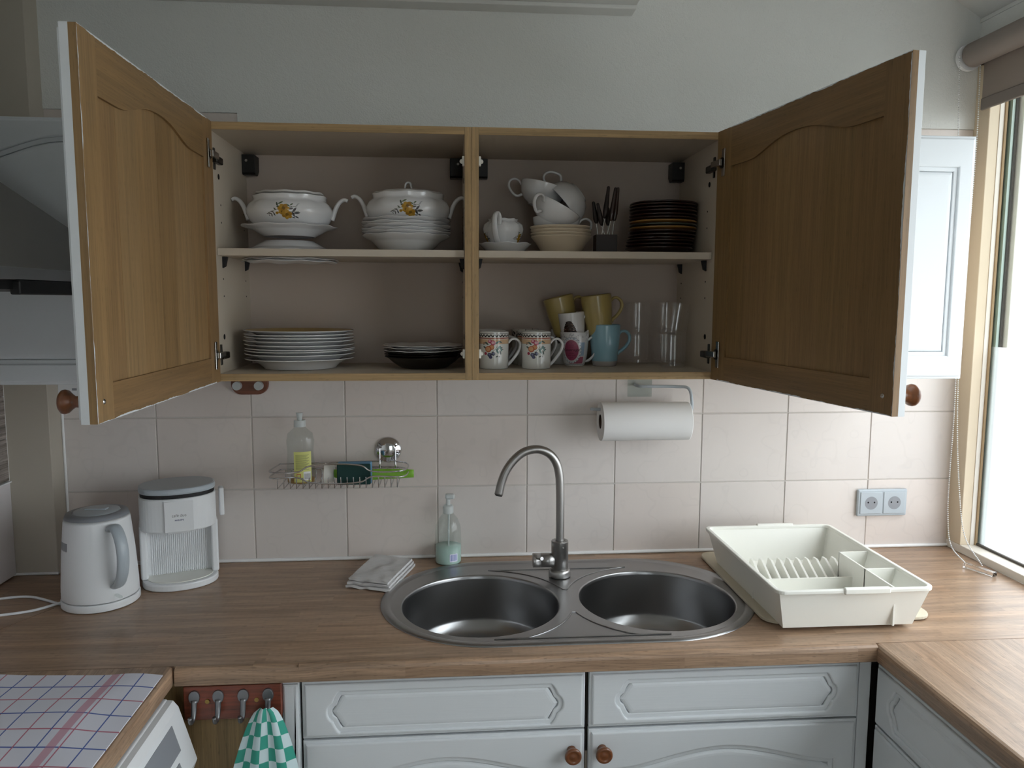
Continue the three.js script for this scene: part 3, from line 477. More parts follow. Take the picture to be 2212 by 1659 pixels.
function stack(name, label, category, group, geo, mat, x, z, bases, tilt, seed, extra) { // bases from the top down
  const R = rng(seed); let first = null;
  bases.forEach((y, i) => {
    const p = [x + (R() - 0.5) * 0.003, y, z + (R() - 0.5) * 0.003];
    let o; if (!first) { o = first = thing(name, label(ORD[i], i), category, p, 0, group); part('dish', geo, mat, o); if (extra) extra(o); } else o = copy(first, p, 0, label(ORD[i], i), group);
    o.rotation.y = R() * 2; o.rotation.z = (R() - 0.5) * tilt;
  });
  return first;
}
function flowers(g, x, y, s) { // sprig of yellow blossoms with dark leaves
  const leaf = (a, b, rot, l, c) => { g.save(); g.translate(x + a * s, y + b * s); g.rotate(rot); g.fillStyle = c; g.beginPath(); g.moveTo(-l * s, 0); g.quadraticCurveTo(0, -l * s * 0.62, l * s, 0); g.quadraticCurveTo(0, l * s * 0.62, -l * s, 0); g.fill(); g.strokeStyle = 'rgba(225,228,215,0.5)'; g.lineWidth = s * 0.012; g.beginPath(); g.moveTo(-l * s * 0.8, 0); g.lineTo(l * s * 0.8, 0); g.stroke(); g.restore(); };
  const D = '#3c4634', G = '#53623f', P = '#4b4547', K = '#34373c';
  g.strokeStyle = '#4b5a3a'; g.lineWidth = s * 0.025; g.beginPath(); g.moveTo(x - 1.05 * s, y + 0.18 * s); g.quadraticCurveTo(x - 0.5 * s, y - 0.1 * s, x, y); g.quadraticCurveTo(x + 0.5 * s, y - 0.3 * s, x + 0.75 * s, y - 0.3 * s); g.moveTo(x - 0.5 * s, y - 0.55 * s); g.quadraticCurveTo(x - 0.3 * s, y - 0.2 * s, x, y); g.moveTo(x + 0.35 * s, y + 0.1 * s); g.lineTo(x + 0.95 * s, y + 0.05 * s); g.stroke();
  for (const q of [[-0.43, -0.45, 1.3, 0.17, D], [-0.2, -0.52, -0.5, 0.19, G], [-0.32, -0.2, 0.6, 0.17, D], [-0.55, -0.08, 0.9, 0.14, D], [-0.72, 0.1, 0.5, 0.14, P], [-0.9, 0.2, 0.1, 0.13, P], [-1.08, 0.22, -0.2, 0.09, P], [-0.8, 0.33, 1.6, 0.13, P], [-0.62, 0.28, 1.2, 0.14, K], [-0.98, 0.34, 1.2, 0.08, K], [0.28, -0.35, 0.6, 0.17, G], [0.5, -0.46, -0.7, 0.14, G], [0.42, -0.1, -0.35, 0.2, P], [0.66, -0.05, -1.0, 0.22, P], [0.48, -0.28, 0.9, 0.1, P], [0.6, 0.26, 1.1, 0.22, K], [0.82, 0.16, -0.1, 0.22, K], [0.84, 0.46, 0.5, 0.15, K], [0.62, 0.5, 0.2, 0.13, K]]) leaf(...q);
  g.globalAlpha = 0.6; for (const q of [[0.82, -0.38, -0.9, 0.14, '#8d8f95'], [0.92, -0.52, -0.4, 0.12, '#9a9ca2'], [0.78, -0.22, 1.2, 0.1, '#9a9ca2']]) leaf(...q); g.globalAlpha = 1;
  const bloom = (a, b, r) => { for (let k = 0; k < 6; k++) { const t = k / 6 * 2 * PI + a * 3; g.fillStyle = ['#b98c2e', '#c99d3c', '#a87b26'][k % 3]; g.beginPath(); g.ellipse(x + a * s + Math.cos(t) * r * s * 0.55, y + b * s + Math.sin(t) * r * s * 0.5, r * s * 0.55, r * s * 0.45, t, 0, 7); g.fill(); } g.fillStyle = '#80611f'; g.beginPath(); g.arc(x + a * s, y + b * s, r * s * 0.27, 0, 7); g.fill(); for (let k = 0; k < 9; k++) { g.fillStyle = '#4f3c18'; g.beginPath(); g.arc(x + a * s + Math.cos(k * 0.7) * r * s * 0.3, y + b * s + Math.sin(k * 0.7) * r * s * 0.3, r * s * 0.05, 0, 7); g.fill(); } };
  bloom(0.0, -0.1, 0.34); bloom(-0.12, 0.16, 0.2); bloom(0.2, 0.34, 0.32); bloom(-0.42, 0.22, 0.1);
}
const chinaWhite = '#e9e9ea';
// scalloped soup plates in two piles
const scalloped = scallop(lathe(soupPlate(0.1145, 0.0245, 0.06), 120), 9, 0.012, 0.0013, 0.085, 0.1145);
stack('soup_plate', (o) => `white scalloped soup plate, ${o} of the pile under the tureen without a lid knob`, 'plate', 'soup plates under the left tureen', scalloped, M.china, -0.597, 0.17, [0.8805, 0.8695, 0.8615, 0.8485, SH], 0.03, 61);
const deep = scallop(lathe(soupPlate(0.11, 0.041, 0.055), 120), 9, 0.012, 0.0013, 0.082, 0.11);
stack('soup_plate', (o) => `deep white scalloped plate, ${o} of the pile under the tureen with the knobbed lid`, 'plate', 'soup plates under the right tureen', deep, M.china, -0.3115, 0.17, [0.883, 0.8745, 0.867, 0.859, 0.852, SH], 0.015, 62);
{ // tureens
  const body = [[0, 0.004], [0.05, 0.003], [0.054, 0], [0.06, 0.001], [0.08, 0.0125], [0.095, 0.029], [0.1035, 0.046], [0.104, 0.056], [0.0985, 0.0675], [0.0905, 0.0745], [0.0875, 0.0775], [0.0868, 0.0815], [0.0888, 0.089], [0.0872, 0.0905], [0.0845, 0.089], [0.083, 0.079], [0.09, 0.068], [0.0985, 0.052], [0.088, 0.026], [0.06, 0.008], [0, 0.007]];
  const flower = painted(1536, 256, (g, W, Hh) => { g.fillStyle = chinaWhite; g.fillRect(0, 0, W, Hh); flowers(g, W * 0.503, Hh * 0.46, 88); flowers(g, W * 0.02, Hh * 0.46, 88); });
  const m = M.china.clone(); m.map = flower; m.color.set(0xffffff);
  const mk = (label, p, knob) => {
    const t = thing('tureen', label, 'tureen', p);
    const g = lathe(body, 128); part('bowl', scallop(wareUV(g, 0.0905), 10, 0.008, 0.0012, 0.0866, 0.0888).scale(1, 1, 0.86), m, t);
    for (const s of [-1, 1]) part('handle', sweep([[0.1, 0.034, 0], [0.1055, 0.05, 0], [0.1125, 0.067, 0], [0.1215, 0.0795, 0], [0.1315, 0.0845, 0], [0.1395, 0.0815, 0]].map(([x, y, z]) => [s * x, y, z]), (q) => [0.0062 - 0.0018 * q, 0.0125 - 0.006 * q], [0, 0, 1], 30, 16), M.china, t);
    const l = new THREE.Group(); l.name = 'lid'; t.add(l); l.position.y = 0.0885;
    const lp = knob ? [[0.0835, 0.002], [0.0845, 0.004], [0.08, 0.0062], [0.055, 0.011], [0.03, 0.0135], [0, 0.0145]] : [[0.0, 0.0], [0.07, 0.002], [0.0795, 0.005], [0.0815, 0.0085], [0.079, 0.0105], [0.06, 0.0112], [0, 0.012]];
    part('cover', scallop(lathe(lp, 120), 10, 0.008, 0.0008, 0.07, 0.08).scale(1, 1, 0.86), M.chinaDull, l);
    if (knob) part('knob', [sweep([[-0.009, 0.012, 0], [-0.0075, 0.02, 0], [-0.006, 0.028, 0], [-0.001, 0.0315, 0], [0.005, 0.03, 0], [0.007, 0.022, 0], [0.009, 0.012, 0]], () => [0.0026, 0.0055], [0, 0, 1], 24, 10)], M.china, l);
  };
  mk('white oval tureen with yellow roses and a flat knobless lid on the left plate pile', [-0.594, 0.8875, 0.17], false);
  mk('white oval tureen with yellow roses and a knobbed lid, next to the middle partition', [-0.306, 0.8965, 0.17], true);
}
{ // dinner plates: nine, the topmost with an ochre well; then dessert plates on black bowls
  const R = 0.1345, pr = [[0, 0.003], [0.083, 0.003], [0.0855, 0], [0.0885, 0.0005], [0.0905, 0.004], [0.1, 0.0125], [0.117, 0.0205], [0.1335, 0.0246], [R, 0.0258], [0.1335, 0.0268], [0.116, 0.0228], [0.1, 0.0158], [0.088, 0.0075], [0, 0.0068]];
  const rims = [0.6526, 0.6441, 0.6368, 0.6284, 0.6186, 0.609, 0.6045, 0.5957, 0.5835].map((y) => y - 0.0265);
  stack('dinner_plate', (o, i) => i ? `white dinner plate, ${o} from the top of the tall plate pile at bottom left` : 'dinner plate with ochre face and white edge, topmost of the tall pile', 'plate', 'dinner plates on the cabinet floor', lathe(pr, 96), M.china, -0.5815, 0.157, rims, 0.012, 63);
  const top = scene.children.find((o) => o.name === 'dinner_plate'), och = std({ color: 0xb59a5e, roughness: 0.35 });
  part('face', at(lathe([[0.1295, 0.0262], [0.116, 0.0231], [0.1, 0.0161], [0.088, 0.0078], [0, 0.0071]].reverse(), 72), 0, 0.0006, 0), och, top);
  for (const o of scene.children.filter((q) => q.name.startsWith('dinner_plate_'))) for (const c of o.children.filter((q) => q.name === 'face')) o.remove(c);
  const ds = [[0, 0.0024], [0.055, 0.0022], [0.057, 0], [0.06, 0.0004], [0.075, 0.006], [0.09, 0.0118], [0.1005, 0.0136], [0.1014, 0.0145], [0.1, 0.0153], [0.088, 0.0137], [0.073, 0.0082], [0.058, 0.0052], [0, 0.005]];
  const g0 = scallop(lathe(ds, 120), 10, 0.01, 0.0006, 0.08, 0.1);
  stack('dessert_plate', (o) => `small white scalloped plate, ${o} of the three on the black bowls`, 'plate', 'dessert plates on the black bowls', g0, M.china, -0.2745, 0.163, [0.6008, 0.5955, 0.589], 0.02, 64);
  const dt = scene.children.find((o) => o.name === 'dessert_plate'); dt.rotation.y = 0;
  const print = painted(512, 512, (g) => { g.fillStyle = chinaWhite; g.fillRect(0, 0, 512, 512); flowers(g, 256, 250, 118); });
  const pm = M.china.clone(); pm.map = print; pm.color.set(0xffffff);
  part('print', at(new THREE.CircleGeometry(0.056, 48).rotateX(-PI / 2), 0, 0.0054, 0), pm, dt); dt.userData.label = 'small white scalloped plate with a yellow rose print, topmost on the black bowls';
  const bb = [[0, 0.003], [0.05, 0.002], [0.054, 0], [0.058, 0.001], [0.078, 0.0145], [0.0915, 0.0265], [0.0985, 0.029], [0.0982, 0.0305], [0.09, 0.0295], [0.075, 0.019], [0.056, 0.006], [0, 0.006]];
  stack('soup_bowl', (o) => `shallow black glazed bowl, ${o} of the four under the dessert plates`, 'bowl', 'black bowls under the dessert plates', lathe(bb, 72), M.blackGlaze, -0.2725, 0.163, [0.5745, 0.5685, 0.5628, FL], 0.01, 65);
}
{ // cream bowls
  const g = lathe([[0, 0.003], [0.044, 0.002], [0.047, 0], [0.05, 0.001], [0.054, 0.012], [0.066, 0.03], [0.0755, 0.0408], [0.0768, 0.0428], [0.0762, 0.0446], [0.0745, 0.0444], [0.064, 0.0315], [0.051, 0.0125], [0.045, 0.006], [0, 0.006]], 80);
  stack('bowl', (o) => `cream-coloured cereal bowl, ${o} of the four under the white teacups`, 'bowl', 'cream bowls under the teacups', g, M.creamBowl, 0.0757, 0.17, [0.868, 0.8595, 0.8515, SH], 0.008, 66);
}
{ // white teacups tumbled into one another
  const body = lathe([[0, 0.0042], [0.0235, 0.004], [0.0255, 0], [0.028, 0.0006], [0.0295, 0.004], [0.0425, 0.0115], [0.0535, 0.026], [0.0585, 0.041], [0.0602, 0.0545], [0.0594, 0.0558], [0.0585, 0.0545], [0.0568, 0.041], [0.0515, 0.0268], [0.041, 0.0132], [0.028, 0.0066], [0, 0.006]], 72);
  const hand = sweep([[0.0575, 0.042, 0], [0.066, 0.0505, 0], [0.078, 0.0525, 0], [0.0885, 0.0445, 0], [0.088, 0.031, 0], [0.077, 0.0185, 0], [0.062, 0.012, 0], [0.05, 0.0195, 0]], (q) => [0.0026 + 0.001 * q, 0.0055 - 0.001 * q], [0, 0, 1], 44, 14);
  const c0 = thing('teacup', 'upright white teacup with handle to the right, lowest of the teacup heap', 'cup', [0.0655, 0.881, 0.165], 0, 'white teacups');
  part('cup', body, M.china, c0); part('handle', hand, M.china, c0);
  const cups = [['white teacup tilted forward with its handle facing the room, front of the heap', [0.042, 0.914, 0.183], 3.9, -0.49, 0.05], ['white teacup lying upside down at the right of the heap', [0.127, 1.004, 0.135], 0, 2.25, 0], ['white teacup highest at the back left of the heap, handle to the left', [0.026, 0.969, 0.115], PI, -0.24, 0]];
  for (const [l, p, turn, tz, tx] of cups) { const c = copy(c0, p, 0, l); const e = new THREE.Quaternion().setFromEuler(new THREE.Euler(tx, 0, tz)).multiply(new THREE.Quaternion().setFromEuler(new THREE.Euler(0, turn, 0))); c.quaternion.copy(e); }
}
{ // creamer on a saucer
  const s = thing('saucer', 'white scalloped saucer under the flowered sugar bowl', 'saucer', [-0.0655, SH, 0.17]);
  part('dish', scallop(lathe([[0, 0.003], [0.035, 0.002], [0.038, 0], [0.041, 0.001], [0.052, 0.0105], [0.0655, 0.0235], [0.067, 0.0252], [0.065, 0.0255], [0.05, 0.0125], [0.036, 0.005], [0, 0.005]], 96), 8, 0.018, 0.0012, 0.05, 0.066), M.china, s);
  const t = thing('sugar_bowl', 'white two-handled sugar bowl with yellow flower sprig on the scalloped saucer', 'bowl', [-0.0705, SH + 0.0075, 0.17]);
  const m = M.china.clone(); m.color.set(0xffffff); m.map = painted(1024, 256, (g, W, Hh) => { g.fillStyle = chinaWhite; g.fillRect(0, 0, W, Hh); flowers(g, W * 0.665, Hh * 0.58, 70); flowers(g, W * 0.28, Hh * 0.58, 70); });
  const g = wareUV(lathe([[0, 0.004], [0.028, 0.003], [0.03, 0], [0.033, 0.001], [0.04, 0.02], [0.0485, 0.042], [0.0505, 0.052], [0.048, 0.063], [0.0405, 0.0695], [0.036, 0.072], [0.0375, 0.0775], [0.036, 0.078], [0.034, 0.072], [0.044, 0.063], [0.047, 0.05], [0.034, 0.012], [0, 0.008]], 96), 0.078);
  part('pot', scallop(g, 9, 0.02, 0.001, 0.0355, 0.0375), m, t);
  for (const s of [1, -1]) part('handle', sweep([[-0.012, 0.008, s * 0.034], [-0.02, 0.03, s * 0.049], [-0.0245, 0.06, s * 0.058], [-0.023, 0.083, s * 0.056], [-0.017, 0.0905, s * 0.048], [-0.0115, 0.078, s * 0.044], [-0.013, 0.06, s * 0.046]], (q) => [0.003, 0.0075 - 0.002 * q], [1, 0, 0.25], 40, 12), M.china, t);
}
{ // fondue forks in a block
  const b = thing('fork_holder', 'small black wooden block holding fondue forks on the right shelf', 'holder', [0.18, SH, 0.22]);
  part('block', span(-0.0265, 0.0265, 0, 0.0455, -0.02, 0.02, 0.0015), M.darkWood, b);
  const fk = [[[0.15, 0.971], [0.159, 0.917], [0.163, 0.886], -0.008, 'leftmost fondue fork with dark handle, partly behind a cup handle'], [[0.158, 0.966], [0.17, 0.911], [0.178, 0.886], 0.006, 'second fondue fork from the left, short leaning handle'], [[0.184, 1.006], [0.1755, 0.928], [0.169, 0.886], 0.01, 'tall fondue fork in the middle of the block'], [[0.188, 0.958], [0.1885, 0.913], [0.194, 0.886], -0.012, 'low fondue fork behind the middle of the block'], [[0.2025, 1.004], [0.1915, 0.923], [0.1825, 0.886], 0.006, 'second fondue fork from the right with reddish handle'], [[0.2115, 1.006], [0.2025, 0.924], [0.1985, 0.886], -0.006, 'rightmost tall fondue fork with reddish handle']];
  fk.forEach(([a, c, e, dz, label], i) => {
    const t = thing('fondue_fork', label, 'fork', [e[0], 0.886, 0.222 + dz], 0, 'fondue forks in the block'), k = (q, z = 0) => V(q[0] - e[0], q[1] - 0.886, z);
    const A = k(a), Cc = k(c), d = A.clone().sub(Cc), L = d.length(), g = lathe([[0, 0], [0.0033, 0.001], [0.0048, 0.005], [0.0066, L * 0.22], [0.0062, L * 0.4], [0.0042, L * 0.8], [0.0038, L - 0.003], [0.0024, L], [0, L]], 20);
    g.applyQuaternion(new THREE.Quaternion().setFromUnitVectors(V(0, 1, 0), d.clone().normalize())).translate(Cc.x, Cc.y, Cc.z);
    part('grip', g, i > 3 ? M.brownGlaze : M.darkWood, t); part('shank', rod(Cc.toArray(), [0, 0.0, 0], 0.0017, 8), M.steel, t);
  });
}
{ // brown stoneware plates
  const pr = [[0, 0.003], [0.052, 0.002], [0.055, 0], [0.058, 0.0008], [0.074, 0.0065], [0.0835, 0.0088], [0.0858, 0.0105], [0.0856, 0.0128], [0.0838, 0.0135], [0.074, 0.0105], [0.056, 0.005], [0, 0.005]], g = lathe(pr, 72);
  const rims = [0.9768, 0.9712, 0.9629, 0.9557, 0.9462, 0.9384, 0.9306, 0.9222, 0.9144, 0.9054, 0.8964, 0.888, 0.8818, 0.8728, 0.8638];
  let first; const R = rng(67);
  rims.forEach((y, i) => {
    const x = i < 8 ? 0.3425 + (R() - 0.5) * 0.002 : 0.3425 - (i - 8) * 0.0016, p = [x, y - 0.0145, 0.155], kind = i === 6 || i === 8 ? 'ochre-rimmed' : i === 7 ? 'greenish' : 'dark brown', label = `${kind} glazed side plate, ${ORD[i]} from the top of the dark pile`;
    const o = first ? copy(first, p, R() * 3, label) : (first = thing('side_plate', label, 'plate', p, 0, 'dark glazed plates'), part('dish', g, M.brownGlaze, first), first);
    if (kind !== 'dark brown') o.children[0].material = kind === 'greenish' ? M.greenGlaze : M.ochreGlaze;
  });
}
// ---------- mugs ----------
const mugBody = (rt, rb, h, belly = 0) => { const w = 0.0032, o = [[0, 0.003], [rb - 0.007, 0.0025], [rb - 0.0045, 0], [rb - 0.0015, 0.0004], [rb, 0.0025]]; for (let i = 1; i <= 8; i++) { const t = i / 8; o.push([rb + (rt - rb) * Math.pow(t, 0.75 + belly) + 0, 0.0025 + (h - 0.004) * t]); } o.push([rt - 0.0008, h], [rt - w + 0.0006, h], [rt - w, h - 0.0016]); for (let i = 7; i >= 1; i--) { const t = i / 8; o.push([rb + (rt - rb) * Math.pow(t, 0.75 + belly) - w, 0.0025 + (h - 0.004) * t]); } o.push([rb - w - 0.003, 0.007], [0, 0.006]); return o; };
const ear = (pts, a, b, a2 = a, b2 = b) => sweep(pts.map(([x, y]) => [x, y, 0]), (t) => [a + (a2 - a) * t, b + (b2 - b) * t], [0, 0, 1], 40, 14);
const printed = (mat, map) => { const m = mat.clone(); m.map = map; m.color.set(0xffffff); return m; };
{
  const fruit = painted(2048, 820, (g, W, Hh) => {
    g.fillStyle = '#e4e3de'; g.fillRect(0, 0, W, Hh); const Y = (t) => Hh * t;
    g.fillStyle = '#3a2f33'; g.fillRect(0, Y(0.055), W, 7);
    for (let k = 0; k < 24; k++) { const x = k * W / 24, w = W / 24; g.fillStyle = '#2d2b2b'; g.save(); g.translate(x + w * 0.27, Y(0.112)); g.rotate(0.9); g.beginPath(); g.ellipse(0, 0, 33, 13, 0, 0, 7); g.fill(); g.restore(); g.save(); g.translate(x + w * 0.73, Y(0.112)); g.rotate(-0.9); g.beginPath(); g.ellipse(0, 0, 33, 13, 0, 0, 7); g.fill(); g.restore(); g.beginPath(); g.moveTo(x + w * 0.5 - 11, Y(0.143)); g.lineTo(x + w * 0.5 + 11, Y(0.143)); g.lineTo(x + w * 0.5, Y(0.118)); g.fill(); }
    g.fillStyle = '#a8614a'; g.fillRect(0, Y(0.157), W, Y(0.032)); g.fillStyle = '#d9b48f'; g.fillRect(0, Y(0.2), W, Y(0.122)); g.fillStyle = '#8f7a68'; g.fillRect(0, Y(0.322), W, 4);
    for (const cx of [W * 0.47, W * 0.97]) {
      const E = (x, y, rx, ry, c, r = 0) => { g.fillStyle = c; g.beginPath(); g.ellipse(cx + x, Y(0.4) + y, rx, ry, r, 0, 7); g.fill(); };
      for (const q of [[10, -60, 220, 100], [-40, 40, 170, 110], [90, 60, 150, 80]]) E(q[0], q[1], q[2] * 0.55, q[3] * 0.6, '#e4e3de');
      for (const q of [[-120, -75, 50, 20, 0.6], [-170, 15, 45, 20, 0.5], [120, -95, 55, 20, -0.6], [185, -110, 45, 16, 0.5], [150, 25, 62, 24, -0.9], [205, 40, 70, 22, 1.2], [120, 95, 60, 22, 1.0], [190, 120, 50, 18, 1.3], [110, 210, 30, 14, -0.5]]) E(q[0], q[1], q[2], q[3], q[2] > 52 ? '#6f8f8a' : '#55645c', q[4]);
      for (const q of [[-190, -85], [-200, -55], [230, 20], [250, 60], [165, 215]]) { E(q[0], q[1], 15, 11, '#4b3a3c', 0.5); }
      E(-45, -120, 46, 44, '#b0405a'); E(-52, -128, 26, 24, '#e2a7b0'); E(25, -85, 56, 55, '#b43a55'); E(20, -92, 33, 34, '#e6b6bb');
      E(-10, 10, 62, 55, '#b8603a'); E(-5, 5, 42, 38, '#d99a6c'); E(-85, 50, 74, 68, '#bb5f35'); E(-92, 45, 52, 48, '#dba070');
      E(-150, 145, 34, 32, '#a93348', 0.6); E(-55, 175, 50, 44, '#34344f'); E(-60, 168, 26, 22, '#6d6f94'); E(30, 150, 44, 42, '#2e3047'); E(32, 142, 24, 22, '#7c7fa0'); E(-30, 225, 40, 34, '#3d3d63');
      g.strokeStyle = '#4a5650'; g.lineWidth = 7; g.beginPath(); g.moveTo(cx - 10, Y(0.4) + 120); g.quadraticCurveTo(cx + 60, Y(0.4) + 90, cx + 110, Y(0.4) - 10); g.stroke();
    }
  });
  const t = thing('mug', 'white mug with fruit print and patterned rim, front of the row beside the partition', 'mug', [-0.0945, FL, 0.193], 0, 'fruit print mugs');
  part('body', wareUV(lathe(mugBody(0.0372, 0.0364, 0.0935), 80), 0.0935), printed(M.china, fruit), t);
  part('handle', ear([[0.0352, 0.063], [0.0455, 0.0735], [0.057, 0.0735], [0.0665, 0.0625], [0.0645, 0.0475], [0.054, 0.03], [0.042, 0.0155], [0.0345, 0.0085]], 0.0031, 0.0058, 0.0042, 0.0062), M.china, t);
  for (const [p, turn, l] of [[[-0.096, FL, 0.11], 0.05, 'white mug with fruit print, second in the row beside the partition'], [[-0.098, FL, 0.035 + 0.026], 0.1, 'white mug with fruit print, farthest back in the row beside the partition'], [[0.0125, FL, 0.197], 0, 'white mug with fruit print, front of the right-hand row'], [[0.0085, FL, 0.114], 0.06, 'white mug with fruit print, behind the front one of the right-hand row']]) copy(t, p, turn, l);
  const u = thing('mug', 'cream mug with black leaf pattern at its rim, hidden behind the fruit mugs', 'mug', [-0.002, FL, 0.035 + 0.0265]);
  part('body', wareUV(lathe(mugBody(0.0372, 0.036, 0.094), 64), 0.094), printed(M.china, painted(512, 256, (g) => { g.fillStyle = '#d9d5cc'; g.fillRect(0, 0, 512, 256); const R = rng(3); for (let i = 0; i < 90; i++) { g.fillStyle = '#2b2b28'; g.save(); g.translate(R() * 512, 10 + R() * 60); g.rotate(R() * 6); g.beginPath(); g.ellipse(0, 0, 14, 5, 0, 0, 7); g.fill(); g.restore(); } })), u);
}
{ // mugs standing in one another
  const a = thing('mug', 'white mug with oval pink motto panel and blue flower edging', 'mug', [0.1235, FL, 0.118]);
  const motto = painted(1536, 768, (g, W, Hh) => {
    g.fillStyle = '#e6e4e5'; g.fillRect(0, 0, W, Hh); const cx = W * 0.435, cy = Hh * 0.53;
    g.fillStyle = '#a9bfd8'; g.fillRect(cx + 105, Hh * 0.3, 150, Hh * 0.39); g.fillStyle = '#b9677f'; g.fillRect(cx - 60, Hh * 0.72, 310, Hh * 0.2);
    g.strokeStyle = '#3a4658'; g.lineWidth = 4; g.fillStyle = '#dfe3ea';
    for (let k = 0; k < 22; k++) { const t = k / 22 * 2 * PI; g.beginPath(); g.ellipse(cx + Math.cos(t) * 165, cy + Math.sin(t) * 262, 34, 34, 0, 0, 7); g.fill(); g.stroke(); }
    g.fillStyle = '#e9dfe2'; g.beginPath(); g.ellipse(cx, cy, 158, 250, 0, 0, 7); g.fill(); g.fillStyle = '#9d4364'; g.beginPath(); g.ellipse(cx, cy, 138, 230, 0, 0, 7); g.fill();
    g.fillStyle = '#43192f'; g.textAlign = 'center'; g.font = 'italic bold 78px serif'; g.fillText('Courage', cx, cy + 18); g.font = 'italic 38px serif';
    ['it', 'takes', 'your'].forEach((s, i) => g.fillText(s, cx, cy - 150 + i * 42)); g.fillText('to be', cx, cy + 80); g.fillText('who you', cx, cy + 128); g.fillText('are', cx, cy + 178);
    const R = rng(8); g.strokeStyle = '#49516a'; for (let i = 0; i < 40; i++) { const x = cx - 240 + R() * 560, y = 40 + R() * 150; g.beginPath(); g.arc(x, y, 8 + R() * 14, R() * 6, R() * 6 + 3); g.stroke(); } for (let i = 0; i < 26; i++) { g.beginPath(); g.arc(cx - 230 + i * 22, Hh * 0.945 + (R() - 0.5) * 12, 9, 0, 7); g.stroke(); }
  });
  part('body', wareUV(lathe(mugBody(0.0388, 0.0262, 0.0895, -0.25), 80), 0.0895), printed(M.china, motto), a);
  part('handle', ear([[0.036, 0.068], [0.0445, 0.0745], [0.0545, 0.073], [0.0615, 0.061], [0.0585, 0.042], [0.0475, 0.024], [0.034, 0.013], [0.028, 0.0125]], 0.0034, 0.0062), M.china, a).rotation.y = -0.35;
  const b = thing('mug', 'white mug with a brown pine cone print, set inside the motto mug', 'mug', [0.1205, 0.621, 0.118]); b.rotation.z = 0.1;
  const cone = painted(1024, 512, (g, W, Hh) => { g.fillStyle = '#e3e1e2'; g.fillRect(0, 0, W, Hh); const cx = W * 0.435, top = Hh * 0.33; for (let r = 0; r < 12; r++) { const y = top + r * Hh * 0.055, n = 2 + Math.round(Math.sin(Math.min(1, (r + 1) / 8) * PI / 2) * 5), w = 16 + Math.sin(Math.min(1, (r + 1.2) / 9) * PI / 2) * 78; g.fillStyle = '#2a1815'; g.beginPath(); g.ellipse(cx, y, w + 10, Hh * 0.05, 0, 0, 7); g.fill(); for (let k = 0; k < n; k++) { const x = cx + (k - (n - 1) / 2 + (r % 2) * 0.25) * (w * 2 / n); g.fillStyle = ['#7a5546', '#b79a88', '#5d3a30'][(k + r) % 3]; g.beginPath(); g.ellipse(x, y + 8, w / n * 0.8, 9, 0, 0, 7); g.fill(); g.fillStyle = '#23120f'; g.beginPath(); g.ellipse(x, y + 15, w / n * 0.7, 6, 0, 0, 7); g.fill(); } } });
  part('body', wareUV(lathe(mugBody(0.0352, 0.026, 0.076, -0.2), 72), 0.076), printed(M.china, cone), b);
  part('handle', ear([[0.0325, 0.059], [0.04, 0.066], [0.049, 0.0635], [0.0535, 0.0525], [0.05, 0.0365], [0.0405, 0.0235], [0.031, 0.0175]], 0.0033, 0.006), M.china, b).rotation.y = -0.25;
  const w = thing('mug', 'plain white mug with a dark spot, carrying the left yellow mug', 'mug', [0.1035, FL, 0.052 + 0.01]);
  part('body', wareUV(lathe(mugBody(0.036, 0.034, 0.094), 64), 0.094), printed(M.china, painted(512, 256, (g) => { g.fillStyle = '#dedcd8'; g.fillRect(0, 0, 512, 256); g.fillStyle = '#23262c'; g.beginPath(); g.ellipse(205, 75, 30, 26, 0.3, 0, 7); g.fill(); })), w);
  const bl = thing('mug', 'light blue glazed mug with unglazed grey foot', 'mug', [0.2025, FL, 0.125]);
  const tall = (rt, rb, h, k) => [[0, 0.003], [rb - 0.007, 0.0025], [rb - 0.004, 0], [rb - 0.001, 0.0006], [rb, 0.003], [rb + k * 0.0035, 0.0135], [rb + (rt - rb) * 0.45, h * 0.32], [rb + (rt - rb) * 0.74, h * 0.55], [rb + (rt - rb) * 0.92, h * 0.78], [rt, h - 0.0015], [rt - 0.001, h], [rt - 0.0026, h], [rt - 0.0036, h - 0.002], [rb + (rt - rb) * 0.72 - 0.0036, h * 0.55], [rb - 0.002, h * 0.14], [0, 0.008]];
  part('body', lathe(spline(tall(0.0405, 0.0305, 0.1075, 1), 60), 80), M.blueGlaze, bl);
  part('foot', lathe([[0.0262, -0.0002], [0.0301, 0.0001], [0.0311, 0.003], [0.0343, 0.0132], [0.0338, 0.0136], [0.03, 0.004]], 64), M.rawClay, bl);
  const curl = ear([[0.0375, 0.0835], [0.0445, 0.0905], [0.056, 0.0905], [0.0655, 0.0805], [0.066, 0.0665], [0.0585, 0.053], [0.0465, 0.0415], [0.0365, 0.035], [0.033, 0.0295]], 0.0038, 0.0058, 0.005, 0.0068);
  part('handle', curl, M.blueGlaze, bl);
  const y1 = thing('mug', 'mustard yellow mug tipped to the left on the white mug at the back', 'mug', [0.108, 0.636, 0.085], 0, 'yellow mugs'); y1.rotation.z = 0.25;
  part('body', lathe(spline(tall(0.0405, 0.03, 0.103, 1), 60), 80), M.yellowGlaze, y1); part('handle', curl, M.yellowGlaze, y1);
  const y2 = copy(y1, [0.1905, 0.6385, 0.122], 0, 'mustard yellow mug standing in the light blue mug'); y2.rotation.z = 0.13;
}
